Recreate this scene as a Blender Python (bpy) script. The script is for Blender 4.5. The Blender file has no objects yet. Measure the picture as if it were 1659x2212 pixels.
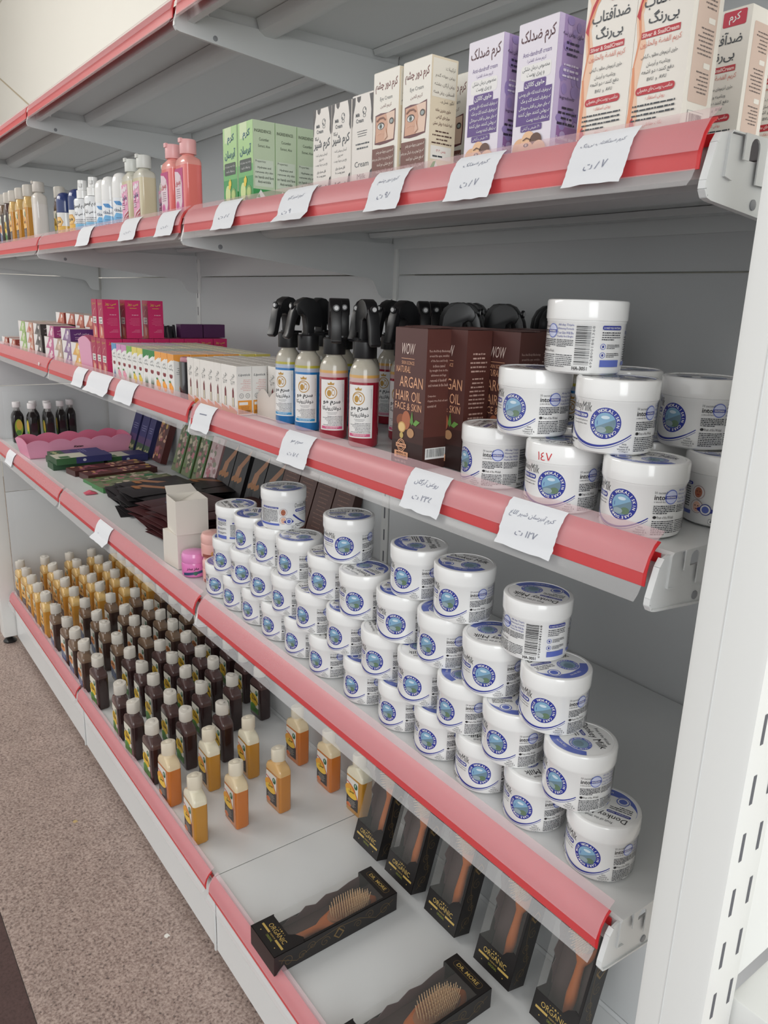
import bpy, bmesh, math, random
from mathutils import Vector, Matrix, Euler
random.seed(7)
SC = bpy.context.scene
COL = SC.collection
PI = math.pi

# ---------------------------------------------------------------- camera
cam_d = bpy.data.cameras.new('camera')
cam_d.sensor_fit = 'HORIZONTAL'
cam_d.sensor_width = 36.0
cam_d.lens = 36.0 * 1653.99 / 1659.0
cam_d.clip_start = 0.02
cam = bpy.data.objects.new('camera', cam_d)
COL.objects.link(cam)
cam.rotation_mode = 'XYZ'
cam.location = (0.35665, -0.55765, 1.27427)
cam.rotation_euler = (1.300977, -0.0318, 0.932835)
SC.camera = cam

# ---------------------------------------------------------------- light and exposure
SC.view_settings.view_transform = 'Standard'
SC.view_settings.look = 'None'
SC.view_settings.exposure = 0.14
SC.view_settings.gamma = 1.0
SC.view_settings.use_curve_mapping = False
w = bpy.data.worlds.new('daylight')
SC.world = w
w.use_nodes = True
w.node_tree.nodes['Background'].inputs[0].default_value = (0.965, 0.98, 0.975, 1)
w.node_tree.nodes['Background'].inputs[1].default_value = 1.0

def area(name, loc, target, size, size_y, power, col=(1, 1, 1)):
    d = bpy.data.lights.new(name, 'AREA')
    d.shape = 'RECTANGLE'
    d.size = size
    d.size_y = size_y
    d.energy = power
    d.color = col
    o = bpy.data.objects.new(name, d)
    o.location = loc
    o.rotation_euler = (Vector(target) - Vector(loc)).to_track_quat('-Z', 'Y').to_euler()
    COL.objects.link(o)
    return o
area('shop_window_daylight', (2.3, -1.5, 1.9), (-0.4, 0.2, 0.8), 1.5, 2.0, 40, (0.96, 0.99, 1.0))
area('wall_fill_light', (-3.2, -1.5, 2.75), (-2.9, 0.2, 1.2), 2.6, 0.9, 48, (1.0, 0.97, 0.93))  # added fill that brightens the upper left wall, not a real fixture

# ---------------------------------------------------------------- helpers
def lin(c):
    c = c / 255.0
    return c / 12.92 if c <= 0.04045 else ((c + 0.055) / 1.055) ** 2.4
def rgb(r, g, b):
    return (lin(r), lin(g), lin(b), 1.0)

def mat(name, col, rough=0.5, metal=0.0, coat=0.0, alpha=None, spec=0.5, noise=None):
    m = bpy.data.materials.new(name)
    m.use_nodes = True
    nt = m.node_tree
    b = nt.nodes['Principled BSDF']
    b.inputs['Roughness'].default_value = rough
    b.inputs['Metallic'].default_value = metal
    b.inputs['Coat Weight'].default_value = coat
    b.inputs['Specular IOR Level'].default_value = spec
    if col == 'Col':
        a = nt.nodes.new('ShaderNodeVertexColor')
        a.layer_name = 'Col'
        nt.links.new(a.outputs[0], b.inputs['Base Color'])
    else:
        b.inputs['Base Color'].default_value = col
    if noise:
        sc_, amt = noise
        tc = nt.nodes.new('ShaderNodeTexCoord')
        n = nt.nodes.new('ShaderNodeTexNoise')
        n.inputs['Scale'].default_value = sc_
        n.inputs['Detail'].default_value = 4
        mx = nt.nodes.new('ShaderNodeMix')
        mx.data_type = 'RGBA'
        mx.blend_type = 'MULTIPLY'
        mx.inputs[0].default_value = amt
        nt.links.new(tc.outputs['Object'], n.inputs['Vector'])
        nt.links.new(n.outputs['Fac'], mx.inputs[7])
        mx.inputs[6].default_value = col if col != 'Col' else (1, 1, 1, 1)
        if col == 'Col':
            nt.links.new(a.outputs[0], mx.inputs[6])
        nt.links.new(mx.outputs[2], b.inputs['Base Color'])
    if alpha is not None:
        t = nt.nodes.new('ShaderNodeBsdfTransparent')
        ms = nt.nodes.new('ShaderNodeMixShader')
        ms.inputs[0].default_value = alpha
        nt.links.new(t.outputs[0], ms.inputs[1])
        nt.links.new(b.outputs[0], ms.inputs[2])
        nt.links.new(ms.outputs[0], nt.nodes['Material Output'].inputs[0])
    return m

M = {}
M['steel'] = mat('white_powder_coated_steel', rgb(226, 228, 228), 0.32, noise=(3.0, 0.06))
M['panel'] = mat('white_painted_back_panel', rgb(216, 218, 219), 0.30, noise=(2.0, 0.08))
M['post'] = mat('white_painted_post', rgb(233, 234, 232), 0.35)
M['print'] = mat('printed_card', 'Col', 0.42)
M['gloss'] = mat('glossy_moulded_plastic', 'Col', 0.16, coat=0.35)
M['satin'] = mat('satin_plastic', 'Col', 0.34)
M['red'] = mat('red_price_strip', rgb(205, 45, 50), 0.4)
M['cover'] = mat('frosted_price_cover', rgb(240, 204, 210), 0.3, alpha=0.235)
M['clearband'] = mat('clear_band_over_red', rgb(225, 225, 226), 0.12, alpha=0.03)
M['lip'] = mat('clear_price_lip', rgb(225, 225, 226), 0.15, alpha=0.22)
M['paper'] = mat('note_paper', 'Col', 0.8)
M['black'] = mat('black_plastic', rgb(22, 22, 24), 0.35)
M['clear'] = mat('clear_plastic', rgb(235, 238, 235), 0.06, alpha=0.16, spec=0.8)
M['film'] = mat('window_film', rgb(200, 200, 196), 0.12, alpha=0.06, spec=0.6)
M['plaster'] = mat('white_plaster', rgb(243, 241, 233), 0.8, noise=(1.5, 0.05))

class MB:
    """collects faces; build() links them as one mesh object"""
    def __init__(s):
        s.v = []; s.f = []; s.c = []; s.m = []
    def add(s, vs, fs, col=(.8, .8, .8, 1), mi=0, M4=None):
        n = len(s.v)
        if M4 is not None:
            vs = [tuple(M4 @ Vector(q)) for q in vs]
        s.v += [tuple(q) for q in vs]
        for f in fs:
            s.f.append(tuple(i + n for i in f)); s.c.append(col); s.m.append(mi)
        return s
    def box(s, x0, x1, y0, y1, z0, z1, col=(.8, .8, .8, 1), mi=0, M4=None):
        vs = [(x0, y0, z0), (x1, y0, z0), (x1, y1, z0), (x0, y1, z0), (x0, y0, z1), (x1, y0, z1), (x1, y1, z1), (x0, y1, z1)]
        return s.add(vs, [(0, 3, 2, 1), (4, 5, 6, 7), (0, 1, 5, 4), (1, 2, 6, 5), (2, 3, 7, 6), (3, 0, 4, 7)], col, mi, M4)
    def loft(s, rings, col=(.8, .8, .8, 1), mi=0, cap=(True, True), cols=None, M4=None):
        n = len(rings[0]); vs = [q for r in rings for q in r]; 
        base = len(s.v)
        s.add(vs, [], col, mi, M4)
        for i in range(len(rings) - 1):
            cc = cols[i] if cols else col
            for k in range(n):
                a = base + i * n + k; b = base + i * n + (k + 1) % n
                s.f.append((a, b, b + n, a + n)); s.c.append(cc); s.m.append(mi)
        if cap[0]:
            s.f.append(tuple(base + k for k in reversed(range(n)))); s.c.append(cols[0] if cols else col); s.m.append(mi)
        if cap[1]:
            s.f.append(tuple(base + (len(rings) - 1) * n + k for k in range(n))); s.c.append(cols[-1] if cols else col); s.m.append(mi)
        return s
    def lathe(s, prof, seg=32, col=(.8, .8, .8, 1), mi=0, cx=0, cy=0, cap=(True, True), cols=None, M4=None):
        rings = [[(cx + r * math.cos(2 * PI * k / seg), cy + r * math.sin(2 * PI * k / seg), z) for k in range(seg)] for r, z in prof]
        return s.loft(rings, col, mi, cap, cols, M4)
    def prism(s, poly, axis, a0, a1, col=(.8, .8, .8, 1), mi=0, M4=None):
        """polygon in the two other axes, extruded along axis"""
        def P(u, v, t):
            return {'x': (t, u, v), 'y': (u, t, v), 'z': (u, v, t)}[axis]
        r0 = [P(u, v, a0) for u, v in poly]; r1 = [P(u, v, a1) for u, v in poly]
        return s.loft([r0, r1], col, mi, (True, True), None, M4)
    def strip(s, path, x0, x1, th, col=(.8, .8, .8, 1), mi=0):
        """open path in (y,z) thickened by th and extruded along x"""
        pts = [Vector(q) for q in path]; out = []
        for i, q in enumerate(pts):
            t = (pts[min(i + 1, len(pts) - 1)] - pts[max(i - 1, 0)]).normalized()
            out.append(q + Vector((-t.y, t.x)) * th)
        poly = [tuple(q) for q in pts] + [tuple(q) for q in reversed(out)]
        n = len(poly)
        b = len(s.v)
        s.v += [(x0, y, z) for y, z in poly] + [(x1, y, z) for y, z in poly]
        for k in range(n):
            s.f.append((b + k, b + (k + 1) % n, b + n + (k + 1) % n, b + n + k)); s.c.append(col); s.m.append(mi)
        m_ = len(path)
        for k in range(m_ - 1):
            for o in (0, n):
                s.f.append((b + o + k, b + o + k + 1, b + o + n - 2 - k, b + o + n - 1 - k)); s.c.append(col); s.m.append(mi)
        return s
    def build(s, name, mats, parent=None, loc=None, smooth=35, bevel=0, recalc=True):
        me = bpy.data.meshes.new(name)
        me.from_pydata(s.v, [], s.f)
        if not isinstance(mats, (list, tuple)):
            mats = [mats]
        for m_ in mats:
            me.materials.append(m_)
        if len(mats) > 1:
            me.polygons.foreach_set('material_index', s.m)
        at = me.color_attributes.new('Col', 'FLOAT_COLOR', 'CORNER')
        buf = []
        for f, c in zip(s.f, s.c):
            buf += list(c) * len(f)
        at.data.foreach_set('color', buf)
        if bevel or recalc:
            bm = bmesh.new(); bm.from_mesh(me)
            if bevel:
                es = [e for e in bm.edges if len(e.link_faces) == 2 and e.calc_face_angle(0) > 0.6]
                bmesh.ops.bevel(bm, geom=es, offset=bevel, segments=2, affect='EDGES', profile=0.6)
            bmesh.ops.recalc_face_normals(bm, faces=bm.faces)
            bm.to_mesh(me); bm.free()
        if smooth:
            me.polygons.foreach_set('use_smooth', [True] * len(me.polygons))
            me.set_sharp_from_angle(angle=math.radians(smooth))
        me.update()
        o = bpy.data.objects.new(name, me)
        COL.objects.link(o)
        if parent is not None:
            o.parent = parent
        if loc is not None:
            o.location = loc
        return o

def tag(o, label=None, cat=None, group=None, kind=None):
    if label: o['label'] = label
    if cat: o['category'] = cat
    if group: o['group'] = group
    if kind: o['kind'] = kind
    return o
def empty(name, loc=(0, 0, 0), rz=0.0):
    o = bpy.data.objects.new(name, None)
    o.empty_display_size = 0.02
    o.location = loc
    o.rotation_euler = (0, 0, rz)
    COL.objects.link(o)
    return o
def copy_tree(o, parent=None):
    c = o.copy(); COL.objects.link(c)
    c.parent = parent
    for ch in o.children:
        copy_tree(ch, c)
    return c
ORD = ['first', 'second', 'third', 'fourth', 'fifth', 'sixth', 'seventh', 'eighth', 'ninth', 'tenth', 'eleventh', 'twelfth', 'thirteenth', 'fourteenth', 'fifteenth', 'sixteenth', 'seventeenth', 'eighteenth', 'nineteenth', 'twentieth', 'twenty-first', 'twenty-second', 'twenty-third', 'twenty-fourth', 'twenty-fifth']

# ---- writing -------------------------------------------------------
import unicodedata, re
FORMS = {}
for cp in list(range(0xFB50, 0xFC00)) + list(range(0xFE80, 0xFEF5)):
    d = unicodedata.decomposition(chr(cp)).split()
    if len(d) == 2 and d[0] in ('<isolated>', '<initial>', '<medial>', '<final>'):
        key = {'<isolated>': 's', '<initial>': 'i', '<medial>': 'm', '<final>': 'f'}[d[0]]
        FORMS.setdefault(chr(int(d[1], 16)), {})[key] = chr(cp)
def shape(txt):
    """joined Persian letter forms, in left-to-right drawing order"""
    if not any(c in FORMS for c in txt):
        return txt
    out = []
    for i, c in enumerate(txt):
        F = FORMS.get(c)
        if not F:
            if c != '\u200c': out.append(c)
            continue
        pv = FORMS.get(txt[i - 1], {}) if i else {}
        nx = FORMS.get(txt[i + 1], {}) if i + 1 < len(txt) else {}
        jp = 'i' in pv and 'f' in F
        jn = 'i' in F and 'f' in nx
        out.append(F.get('m' if jp and jn else 'f' if jp else 'i' if jn else 's', c))
    s_ = ''.join(out)[::-1]
    return re.sub(r'[0-9\u06f0-\u06f9.]+', lambda m_: m_.group(0)[::-1], s_)

_tc = {}
_cur = bpy.data.curves.new('writing', 'FONT')
_curo = bpy.data.objects.new('writing', _cur)
COL.objects.link(_curo)
def glyphs(txt, bold=0.0, shear=0.0, res=2, space=1.0):
    key = (txt, bold, shear, res, space)
    if key not in _tc:
        _cur.body = shape(txt); _cur.size = 1.0; _cur.resolution_u = res; _cur.offset = bold; _cur.shear = shear
        _cur.space_character = space; _cur.fill_mode = 'FRONT'
        dg = bpy.context.evaluated_depsgraph_get(); dg.update()
        ev = _curo.evaluated_get(dg); me = ev.to_mesh()
        vs = [tuple(v.co[:2]) for v in me.vertices]; fs = [tuple(p.vertices) for p in me.polygons]
        ev.to_mesh_clear()
        if vs:
            x0 = min(v[0] for v in vs); x1 = max(v[0] for v in vs)
            y0 = min(v[1] for v in vs); y1 = max(v[1] for v in vs)
        else:
            x0 = x1 = y0 = y1 = 0
        _tc[key] = (vs, fs, x0, x1, y0, y1)
    return _tc[key]

class Art:
    """flat artwork in metres (u right, v up) mapped onto a face or round a cylinder"""
    def __init__(s, step=0.0):
        s.it = []; s.lay = 0; s.step = step; s.inc = 0.08
    def up(s, d=1):
        s.lay += d; return s
    def clamp(s, w, h):
        s.it = [([(min(max(u, 0.0), w), min(max(v, 0.0), h)) for u, v in vs], fs, c, l) for vs, fs, c, l in s.it]; return s
    def poly(s, pts, col):
        s.it.append((list(pts), [tuple(range(len(pts)))], col, s.lay)); s.lay += s.inc; return s
    def rect(s, x0, y0, x1, y1, col):
        return s.poly([(x0, y0), (x1, y0), (x1, y1), (x0, y1)], col)
    def ell(s, cx, cy, rx, ry, col, n=28, a0=0, a1=2 * PI, inner=0.0):
        full = abs(a1 - a0 - 2 * PI) < 1e-6
        m_ = n if full else n + 1
        A = [a0 + (a1 - a0) * k / n for k in range(m_)]
        o = [(cx + rx * math.cos(a), cy + ry * math.sin(a)) for a in A]
        if inner <= 0:
            vs = [(cx, cy)] + o
            fs = [(0, 1 + k, 1 + (k + 1) % m_) for k in range(m_ if full else m_ - 1)]
        else:
            i_ = [(cx + rx * inner * math.cos(a), cy + ry * inner * math.sin(a)) for a in A]
            vs = o + i_
            fs = [(k, (k + 1) % m_, m_ + (k + 1) % m_, m_ + k) for k in range(m_ if full else m_ - 1)]
        s.it.append((vs, fs, col, s.lay)); s.lay += s.inc; return s
    def rrect(s, x0, y0, x1, y1, r, col, n=5):
        pts = []
        for cx, cy, a in ((x1 - r, y1 - r, 0), (x0 + r, y1 - r, PI / 2), (x0 + r, y0 + r, PI), (x1 - r, y0 + r, 3 * PI / 2)):
            pts += [(cx + r * math.cos(a + PI / 2 * k / n), cy + r * math.sin(a + PI / 2 * k / n)) for k in range(n + 1)]
        return s.poly(pts, col)
    def curve(s, pts, w, col, w1=None):
        """ribbon along points; width w (tapering to w1)"""
        P = [Vector(q) for q in pts]; L = []; R = []
        for i, q in enumerate(P):
            t = (P[min(i + 1, len(P) - 1)] - P[max(i - 1, 0)]).normalized(); n = Vector((-t.y, t.x))
            ww = w if w1 is None else w + (w1 - w) * i / (len(P) - 1)
            L.append(tuple(q + n * ww / 2)); R.append(tuple(q - n * ww / 2))
        m_ = len(P)
        s.it.append((L + R, [(k, k + 1, m_ + k + 1, m_ + k) for k in range(m_ - 1)], col, s.lay)); s.lay += s.inc; return s
    def text(s, txt, x, y, h, col, al='c', bold=0.0, shear=0.0, w=None, rot=0.0, res=2, space=1.0):
        """h: height of the drawn letters; w: fit to this width; y is the baseline-box bottom"""
        vs, fs, x0, x1, y0, y1 = glyphs(txt, bold, shear, res, space)
        if not fs: return s
        k = h / max(1e-6, (y1 - y0)); kx = k if w is None else w / (x1 - x0)
        W = (x1 - x0) * kx
        ox = {'l': 0, 'c': -W / 2, 'r': -W}[al]
        c_, s_ = math.cos(rot), math.sin(rot); out = []
        for a, b in vs:
            a = (a - x0) * kx + ox; b = (b - y0) * k
            out.append((x + a * c_ - b * s_, y + a * s_ + b * c_))
        s.it.append((out, fs, col, s.lay)); return s
    def arctext(s, txt, cx, cy, r, h, col, a_mid, cw=True, bold=0.02, pitch=None):
        n = len(txt); pitch = pitch or h * 0.95 / r
        for i, ch in enumerate(txt):
            if ch == ' ': continue
            a = a_mid + ((n - 1) / 2 - i) * pitch * (1 if cw else -1)
            vs, fs, x0, x1, y0, y1 = glyphs(ch, bold)
            k = h / 0.7; rot = a - PI / 2 if cw else a + PI / 2
            c_, s_ = math.cos(rot), math.sin(rot)
            px, py = cx + r * math.cos(a), cy + r * math.sin(a); out = []
            for u, v in vs:
                u = (u - (x0 + x1) / 2) * k; v = v * k - (0 if cw else h)
                out.append((px + u * c_ - v * s_, py + u * s_ + v * c_))
            s.it.append((out, fs, col, s.lay))
        return s
    def lines(s, x0, y0, x1, y1, n, col, fill=0.5, al='j', seed=1, word=3.0):
        """rows of tiny print too small to read in the photo"""
        rn = random.Random(seed); ph = (y1 - y0) / n; th = ph * fill; s.inc = 0
        for k in range(n):
            y = y1 - ph * (k + 0.75); W = (x1 - x0)
            ww = W if al == 'j' else W * rn.uniform(0.55, 1)
            a = {'j': x0, 'l': x0, 'r': x1 - ww, 'c': (x0 + x1 - ww) / 2}[al]; e = a + ww
            if k == n - 1 and al == 'j': e = a + ww * 0.6
            while a < e - th * 0.5:
                b = min(e, a + th * rn.uniform(0.8, word))
                s.rect(a, y + th * rn.uniform(0, .12), b, y + th * rn.uniform(.8, 1.05), col); a = b + th * rn.uniform(.35, .6)
        s.inc = 0.08; return s
    def bars(s, x0, y0, x1, y1, col, horiz=False, seed=3):
        rn = random.Random(seed); a, e = (y0, y1) if horiz else (x0, x1); u = (e - a) / 72; s.inc = 0
        while a < e:
            b = min(e, a + u * rn.choice((.6, .6, 1.2, 1.8)))
            if horiz: s.rect(x0, a, x1, b, col)
            else: s.rect(a, y0, b, y1, col)
            a = b + u * rn.choice((.9, 1.3, 1.9))
        s.inc = 0.08; return s
    def into(s, mb, fn, gap=0.00012, mi=0):
        for vs, fs, col, lay in s.it:
            vs = list(vs); fs = list(fs)
            if s.step:
                q = [list(f) for f in fs]; fs = []; mid = {}
                tri = []
                for f in q:
                    for k in range(1, len(f) - 1): tri.append((f[0], f[k], f[k + 1]))
                while tri:
                    t = tri.pop()
                    L = [((vs[t[k]][0] - vs[t[(k + 1) % 3]][0]) ** 2, k) for k in range(3)]
                    d, k = max(L)
                    if d > s.step ** 2:
                        a, b, c = t[k], t[(k + 1) % 3], t[(k + 2) % 3]
                        kk = (min(a, b), max(a, b))
                        if kk not in mid:
                            mid[kk] = len(vs); vs.append(((vs[a][0] + vs[b][0]) / 2, (vs[a][1] + vs[b][1]) / 2))
                        m_ = mid[kk]; tri += [(a, m_, c), (m_, b, c)]
                    else:
                        fs.append(t)
            e = gap * (1 + lay)
            mb.add([fn(u, v, e) for u, v in vs], fs, col, mi)
        return mb
def on_front(x0, y, z0):
    return lambda u, v, e: (x0 + u, y - e, z0 + v)
def on_right(x, y0, z0):
    return lambda u, v, e: (x + e, y0 + u, z0 + v)
def on_left(x, y1, z0):
    return lambda u, v, e: (x - e, y1 - u, z0 + v)
def on_top(x0, y0, z):
    return lambda u, v, e: (x0 + u, y0 + v, z + e)
def on_cyl(r, z0=0, rtop=None, h=1):
    """u is arc length, 0 facing -y, growing to +x"""
    def fn(u, v, e):
        rr = r if rtop is None else r + (rtop - r) * v / h
        a = -PI / 2 + u / r
        return ((rr + e) * math.cos(a), (rr + e) * math.sin(a), z0 + v)
    return fn
WHITE = rgb(238, 238, 236); BLK = rgb(30, 30, 34)

# ================================================================ room
ZT, ZA, ZB, ZC, ZD = 1.741, 1.4075, 1.0717, 0.6827, 0.0187
XJ = [0.0, -1.0, -2.0173, -3.0247]
DEP = 0.47
FLOOR = -0.215
def granite(name, c1, c2, c3, sc=1.0):
    m = bpy.data.materials.new(name); m.use_nodes = True; nt = m.node_tree; b = nt.nodes['Principled BSDF']
    tc = nt.nodes.new('ShaderNodeTexCoord')
    n1 = nt.nodes.new('ShaderNodeTexNoise'); n1.inputs['Scale'].default_value = 150 * sc; n1.inputs['Detail'].default_value = 5; n1.inputs['Roughness'].default_value = 0.75
    n2 = nt.nodes.new('ShaderNodeTexVoronoi'); n2.inputs['Scale'].default_value = 210 * sc
    n3 = nt.nodes.new('ShaderNodeTexNoise'); n3.inputs['Scale'].default_value = 9; n3.inputs['Detail'].default_value = 3
    r1 = nt.nodes.new('ShaderNodeValToRGB'); e = r1.color_ramp.elements
    e[0].position = 0.34; e[0].color = c3; e[1].position = 0.66; e[1].color = c2
    x = e.new(0.45); x.color = c1; x = e.new(0.56); x.color = tuple(0.5 * (a + c) for a, c in zip(c1, c2))
    mx = nt.nodes.new('ShaderNodeMix'); mx.data_type = 'RGBA'; mx.blend_type = 'MIX'
    r2 = nt.nodes.new('ShaderNodeValToRGB'); r2.color_ramp.elements[0].position = 0.45; r2.color_ramp.elements[1].position = 0.95
    r2.color_ramp.elements[1].color = (.55, .55, .55, 1)
    for n in (n1, n2, n3): nt.links.new(tc.outputs['Object'], n.inputs['Vector'])
    nt.links.new(n1.outputs['Fac'], r1.inputs[0]); nt.links.new(n2.outputs['Color'], r2.inputs[0])
    nt.links.new(r2.outputs[0], mx.inputs[0]); nt.links.new(r1.outputs[0], mx.inputs[6]); mx.inputs[7].default_value = c2
    mu = nt.nodes.new('ShaderNodeMix'); mu.data_type = 'RGBA'; mu.blend_type = 'MULTIPLY'; mu.inputs[0].default_value = 0.35
    nt.links.new(mx.outputs[2], mu.inputs[6]); nt.links.new(n3.outputs['Fac'], mu.inputs[7])
    nt.links.new(mu.outputs[2], b.inputs['Base Color']); b.inputs['Roughness'].default_value = 0.42
    return m
M['granite'] = granite('pink_grey_granite', rgb(158, 136, 127), rgb(214, 194, 184), rgb(84, 76, 76))
M['dark_granite'] = granite('dark_brown_granite', rgb(84, 62, 60), rgb(98, 74, 72), rgb(66, 48, 48))
MB().box(-9.0, 9.0, -0.352, 0.62, FLOOR - 0.02, FLOOR).build('floor', M['granite'])['kind'] = 'structure'
MB().box(-9.0, 9.0, -9.0, -0.3535, FLOOR - 0.02, FLOOR).build('floor', M['dark_granite'])['kind'] = 'structure'
MB().box(-7.0, 2.6, 0.62, 0.68, FLOOR, 2.85).build('wall_back', M['plaster'])['kind'] = 'structure'
MB().box(-7.06, -7.0, -2.6, 0.68, FLOOR, 2.85).build('wall_left', M['plaster'])['kind'] = 'structure'
MB().box(-7.06, 2.6, -2.6, 0.68, 2.85, 2.9).build('ceiling', M['plaster'])['kind'] = 'structure'
M['hole'] = mat('grey_slot', rgb(96, 97, 104), 0.7)
M['hole2'] = mat('shadowed_peg_hole', rgb(146, 148, 152), 0.5)
# ================================================================ shelving
JT = ['right end', 'first joint', 'second joint', 'left end']
MODN = ['nearest', 'middle', 'far']
SHN = {'T': 'top', 'A': 'second', 'B': 'third', 'C': 'fourth'}
def deck(mod, key, zs):
    x1, x0 = XJ[mod] + (0.0034 if mod == 0 else -0.0014), XJ[mod + 1] + 0.0014
    r = tag(empty('shelf_board', (0, 0, 0)), '%s white steel shelf board of the %s bay%s' % ({'T': 'empty uppermost', 'A': 'upper', 'B': 'middle', 'C': 'lower'}[key], MODN[mod], {'T': ', seen from below', 'A': ' carrying boxes and bottles above eye level', 'B': ' just below eye level', 'C': ' above the base shelf'}[key]), 'shelf', 'white steel shelf boards')
    m = MB()
    th = 0.0012
    m.strip([(DEP - 0.004, zs - 0.03), (DEP - 0.003, zs - 0.001), (0.0275, zs - 0.001), (0.0245, zs - 0.004), (0.0235, zs - 0.034), (0.034, zs - 0.036)], x0, x1, th)
    # side hems with the round notch near the front
    for xx in (x0, x1):
        sg = 1 if xx == x1 else -1
        a = 0.052
        poly = [(DEP - 0.006, zs - 0.001), (DEP - 0.006, zs - 0.036), (a + 0.014, zs - 0.036)]
        poly += [(a + 0.007 + 0.0068 * math.cos(t), zs - 0.010 + 0.0068 * math.sin(t)) for t in [PI * k / 6 for k in range(7)]]
        poly += [(a, zs - 0.020), (0.044, zs - 0.020), (0.044, zs - 0.001)]
        m.prism(poly, 'x', xx - (0 if sg > 0 else th), xx + (th if sg > 0 else 0))
    m.build('deck', M['steel'], r, smooth=20)
    rb = MB()
    rb.prism([(0.150, zs - 0.003), (0.156, zs - 0.022), (0.166, zs - 0.028), (0.186, zs - 0.028), (0.196, zs - 0.022), (0.202, zs - 0.003)], 'x', x0 + 0.004, x1 - 0.004)
    rb.build('stiffener_rib', M['steel'], r)
    rb = MB()
    rb.prism([(0.40, zs - 0.003), (0.404, zs - 0.012), (0.43, zs - 0.012), (0.434, zs - 0.003)], 'x', x0 + 0.004, x1 - 0.004)
    rb.build('rear_rib', M['steel'], r)
    return r
def bracket(x, zs, label):
    """pressed steel bracket plate, nose at y=0"""
    zn = zs - 0.049
    o = [(0.0205, zn + 0.046), (0.014, zn + 0.044), (0.009, zn + 0.037), (0.001, zn + 0.010), (0.0005, zn + 0.004), (0.004, zn - 0.001), (0.010, zn - 0.0025)]
    o += [(0.40, zn - 0.040), (0.412, zn - 0.044), (0.420, zn - 0.056), (0.428, zn - 0.072), (0.440, zn - 0.080), (0.466, zn - 0.082), (0.466, zn + 0.030), (0.05, zn + 0.030), (0.044, zn + 0.046)]
    r = tag(empty('shelf_bracket', (0, 0, 0)), label, 'bracket', 'white steel shelf brackets')
    m = MB(); m.prism(o, 'x', x - 0.0012, x + 0.0012)
    m.build('plate', M['steel'], r, bevel=0)
    # rolled rim along the nose and the lower edge
    e = MB(); pts = o[1:9]
    for (a, b) in zip(pts[:-1], pts[1:]):
        d = Vector((b[0] - a[0], b[1] - a[1])); n = Vector((-d.y, d.x)).normalized() * 0.0011
        e.prism([(a[0] - n.x, a[1] - n.y), (b[0] - n.x, b[1] - n.y), (b[0] + n.x, b[1] + n.y), (a[0] + n.x, a[1] + n.y)], 'x', x - 0.003, x + 0.003)
    e.build('rolled_rim', M['steel'], r)
    p = MB(); p.lathe([(0.0042, -0.0022), (0.0042, 0.0022), (0.003, 0.0026)], 14, M4=Matrix.Translation((x, 0.072, zn - 0.001)) @ Matrix.Rotation(PI / 2, 4, 'Y'))
    p.build('peg_hole', M['hole2'], r)
    return r

def rail(mod, key, zs, dy=0.0):
    zn = zs - 0.049
    x1, x0 = XJ[mod] - 0.006, XJ[mod + 1] + 0.010
    r = tag(empty('price_rail', (0, 0, 0)), 'red price rail with frosted cover along the %s' % ({'T': 'uppermost shelf', 'A': 'second shelf from the top', 'B': 'third shelf from the top', 'C': 'fourth shelf from the top', 'D': 'base shelf'}[key] + ', %s bay' % MODN[mod]), 'price rail', 'red price rails on the shelf fronts')
    Y = lambda L: [(y + dy, zn + z) for y, z in L]
    m = MB(); m.strip(Y([(0.0185, 0.0570), (0.0115, 0.0515), (0.0060, 0.0430), (0.0030, 0.0310), (0.0022, 0.0185)]), x0, x1, 0.0012)
    m.box(x0, x1, 0.0203 + dy, 0.0218 + dy, zn + 0.037, zn + 0.046)
    m.build('red_strip', M['red'], r)
    m = MB(); m.strip(Y([(0.0245, 0.0655), (0.0190, 0.0615), (0.0110, 0.0550), (0.0045, 0.0450), (0.0012, 0.0360), (-0.0004, 0.0315)]), x0, x1 - 0.001, 0.0005)
    m.build('frosted_cover', M['cover'], r)
    m = MB(); m.strip(Y([(0.0008, 0.0315), (0.0006, 0.0190)]), x0, x1 - 0.002, 0.0005); m.build('clear_band', M['clearband'], r)
    m = MB(); m.strip(Y([(0.0006, 0.0190), (-0.0030, 0.0120), (-0.0085, 0.0065 if key != 'D' else 0.011)]), x0, x1 - 0.002, 0.0006)
    m.build('clear_lip', M['lip'], r)
    return r
for mod in range(3):
    for key, zs in (('T', ZT), ('A', ZA), ('B', ZB), ('C', ZC)):
        deck(mod, key, zs); rail(mod, key, zs)
for k in range(4):
    for key, zs in (('T', ZT), ('A', ZA), ('B', ZB), ('C', ZC)):
        nm = {'T': 'uppermost shelf', 'A': 'second shelf from top', 'B': 'third shelf from top', 'C': 'fourth shelf from top'}[key]
        if k == 0:
            bracket(XJ[0], zs, 'white bracket with rounded nose at the right end of the %s' % nm)
        else:
            if k < 3:
                bracket(XJ[k] + 0.005, zs, 'white tapering bracket under the %s, %s from the right' % (nm, ['', 'first joint', 'second joint'][k]))
            else:
                bracket(XJ[k] + 0.010, zs, 'white tapering bracket under the %s at the far left end' % nm)

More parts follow.
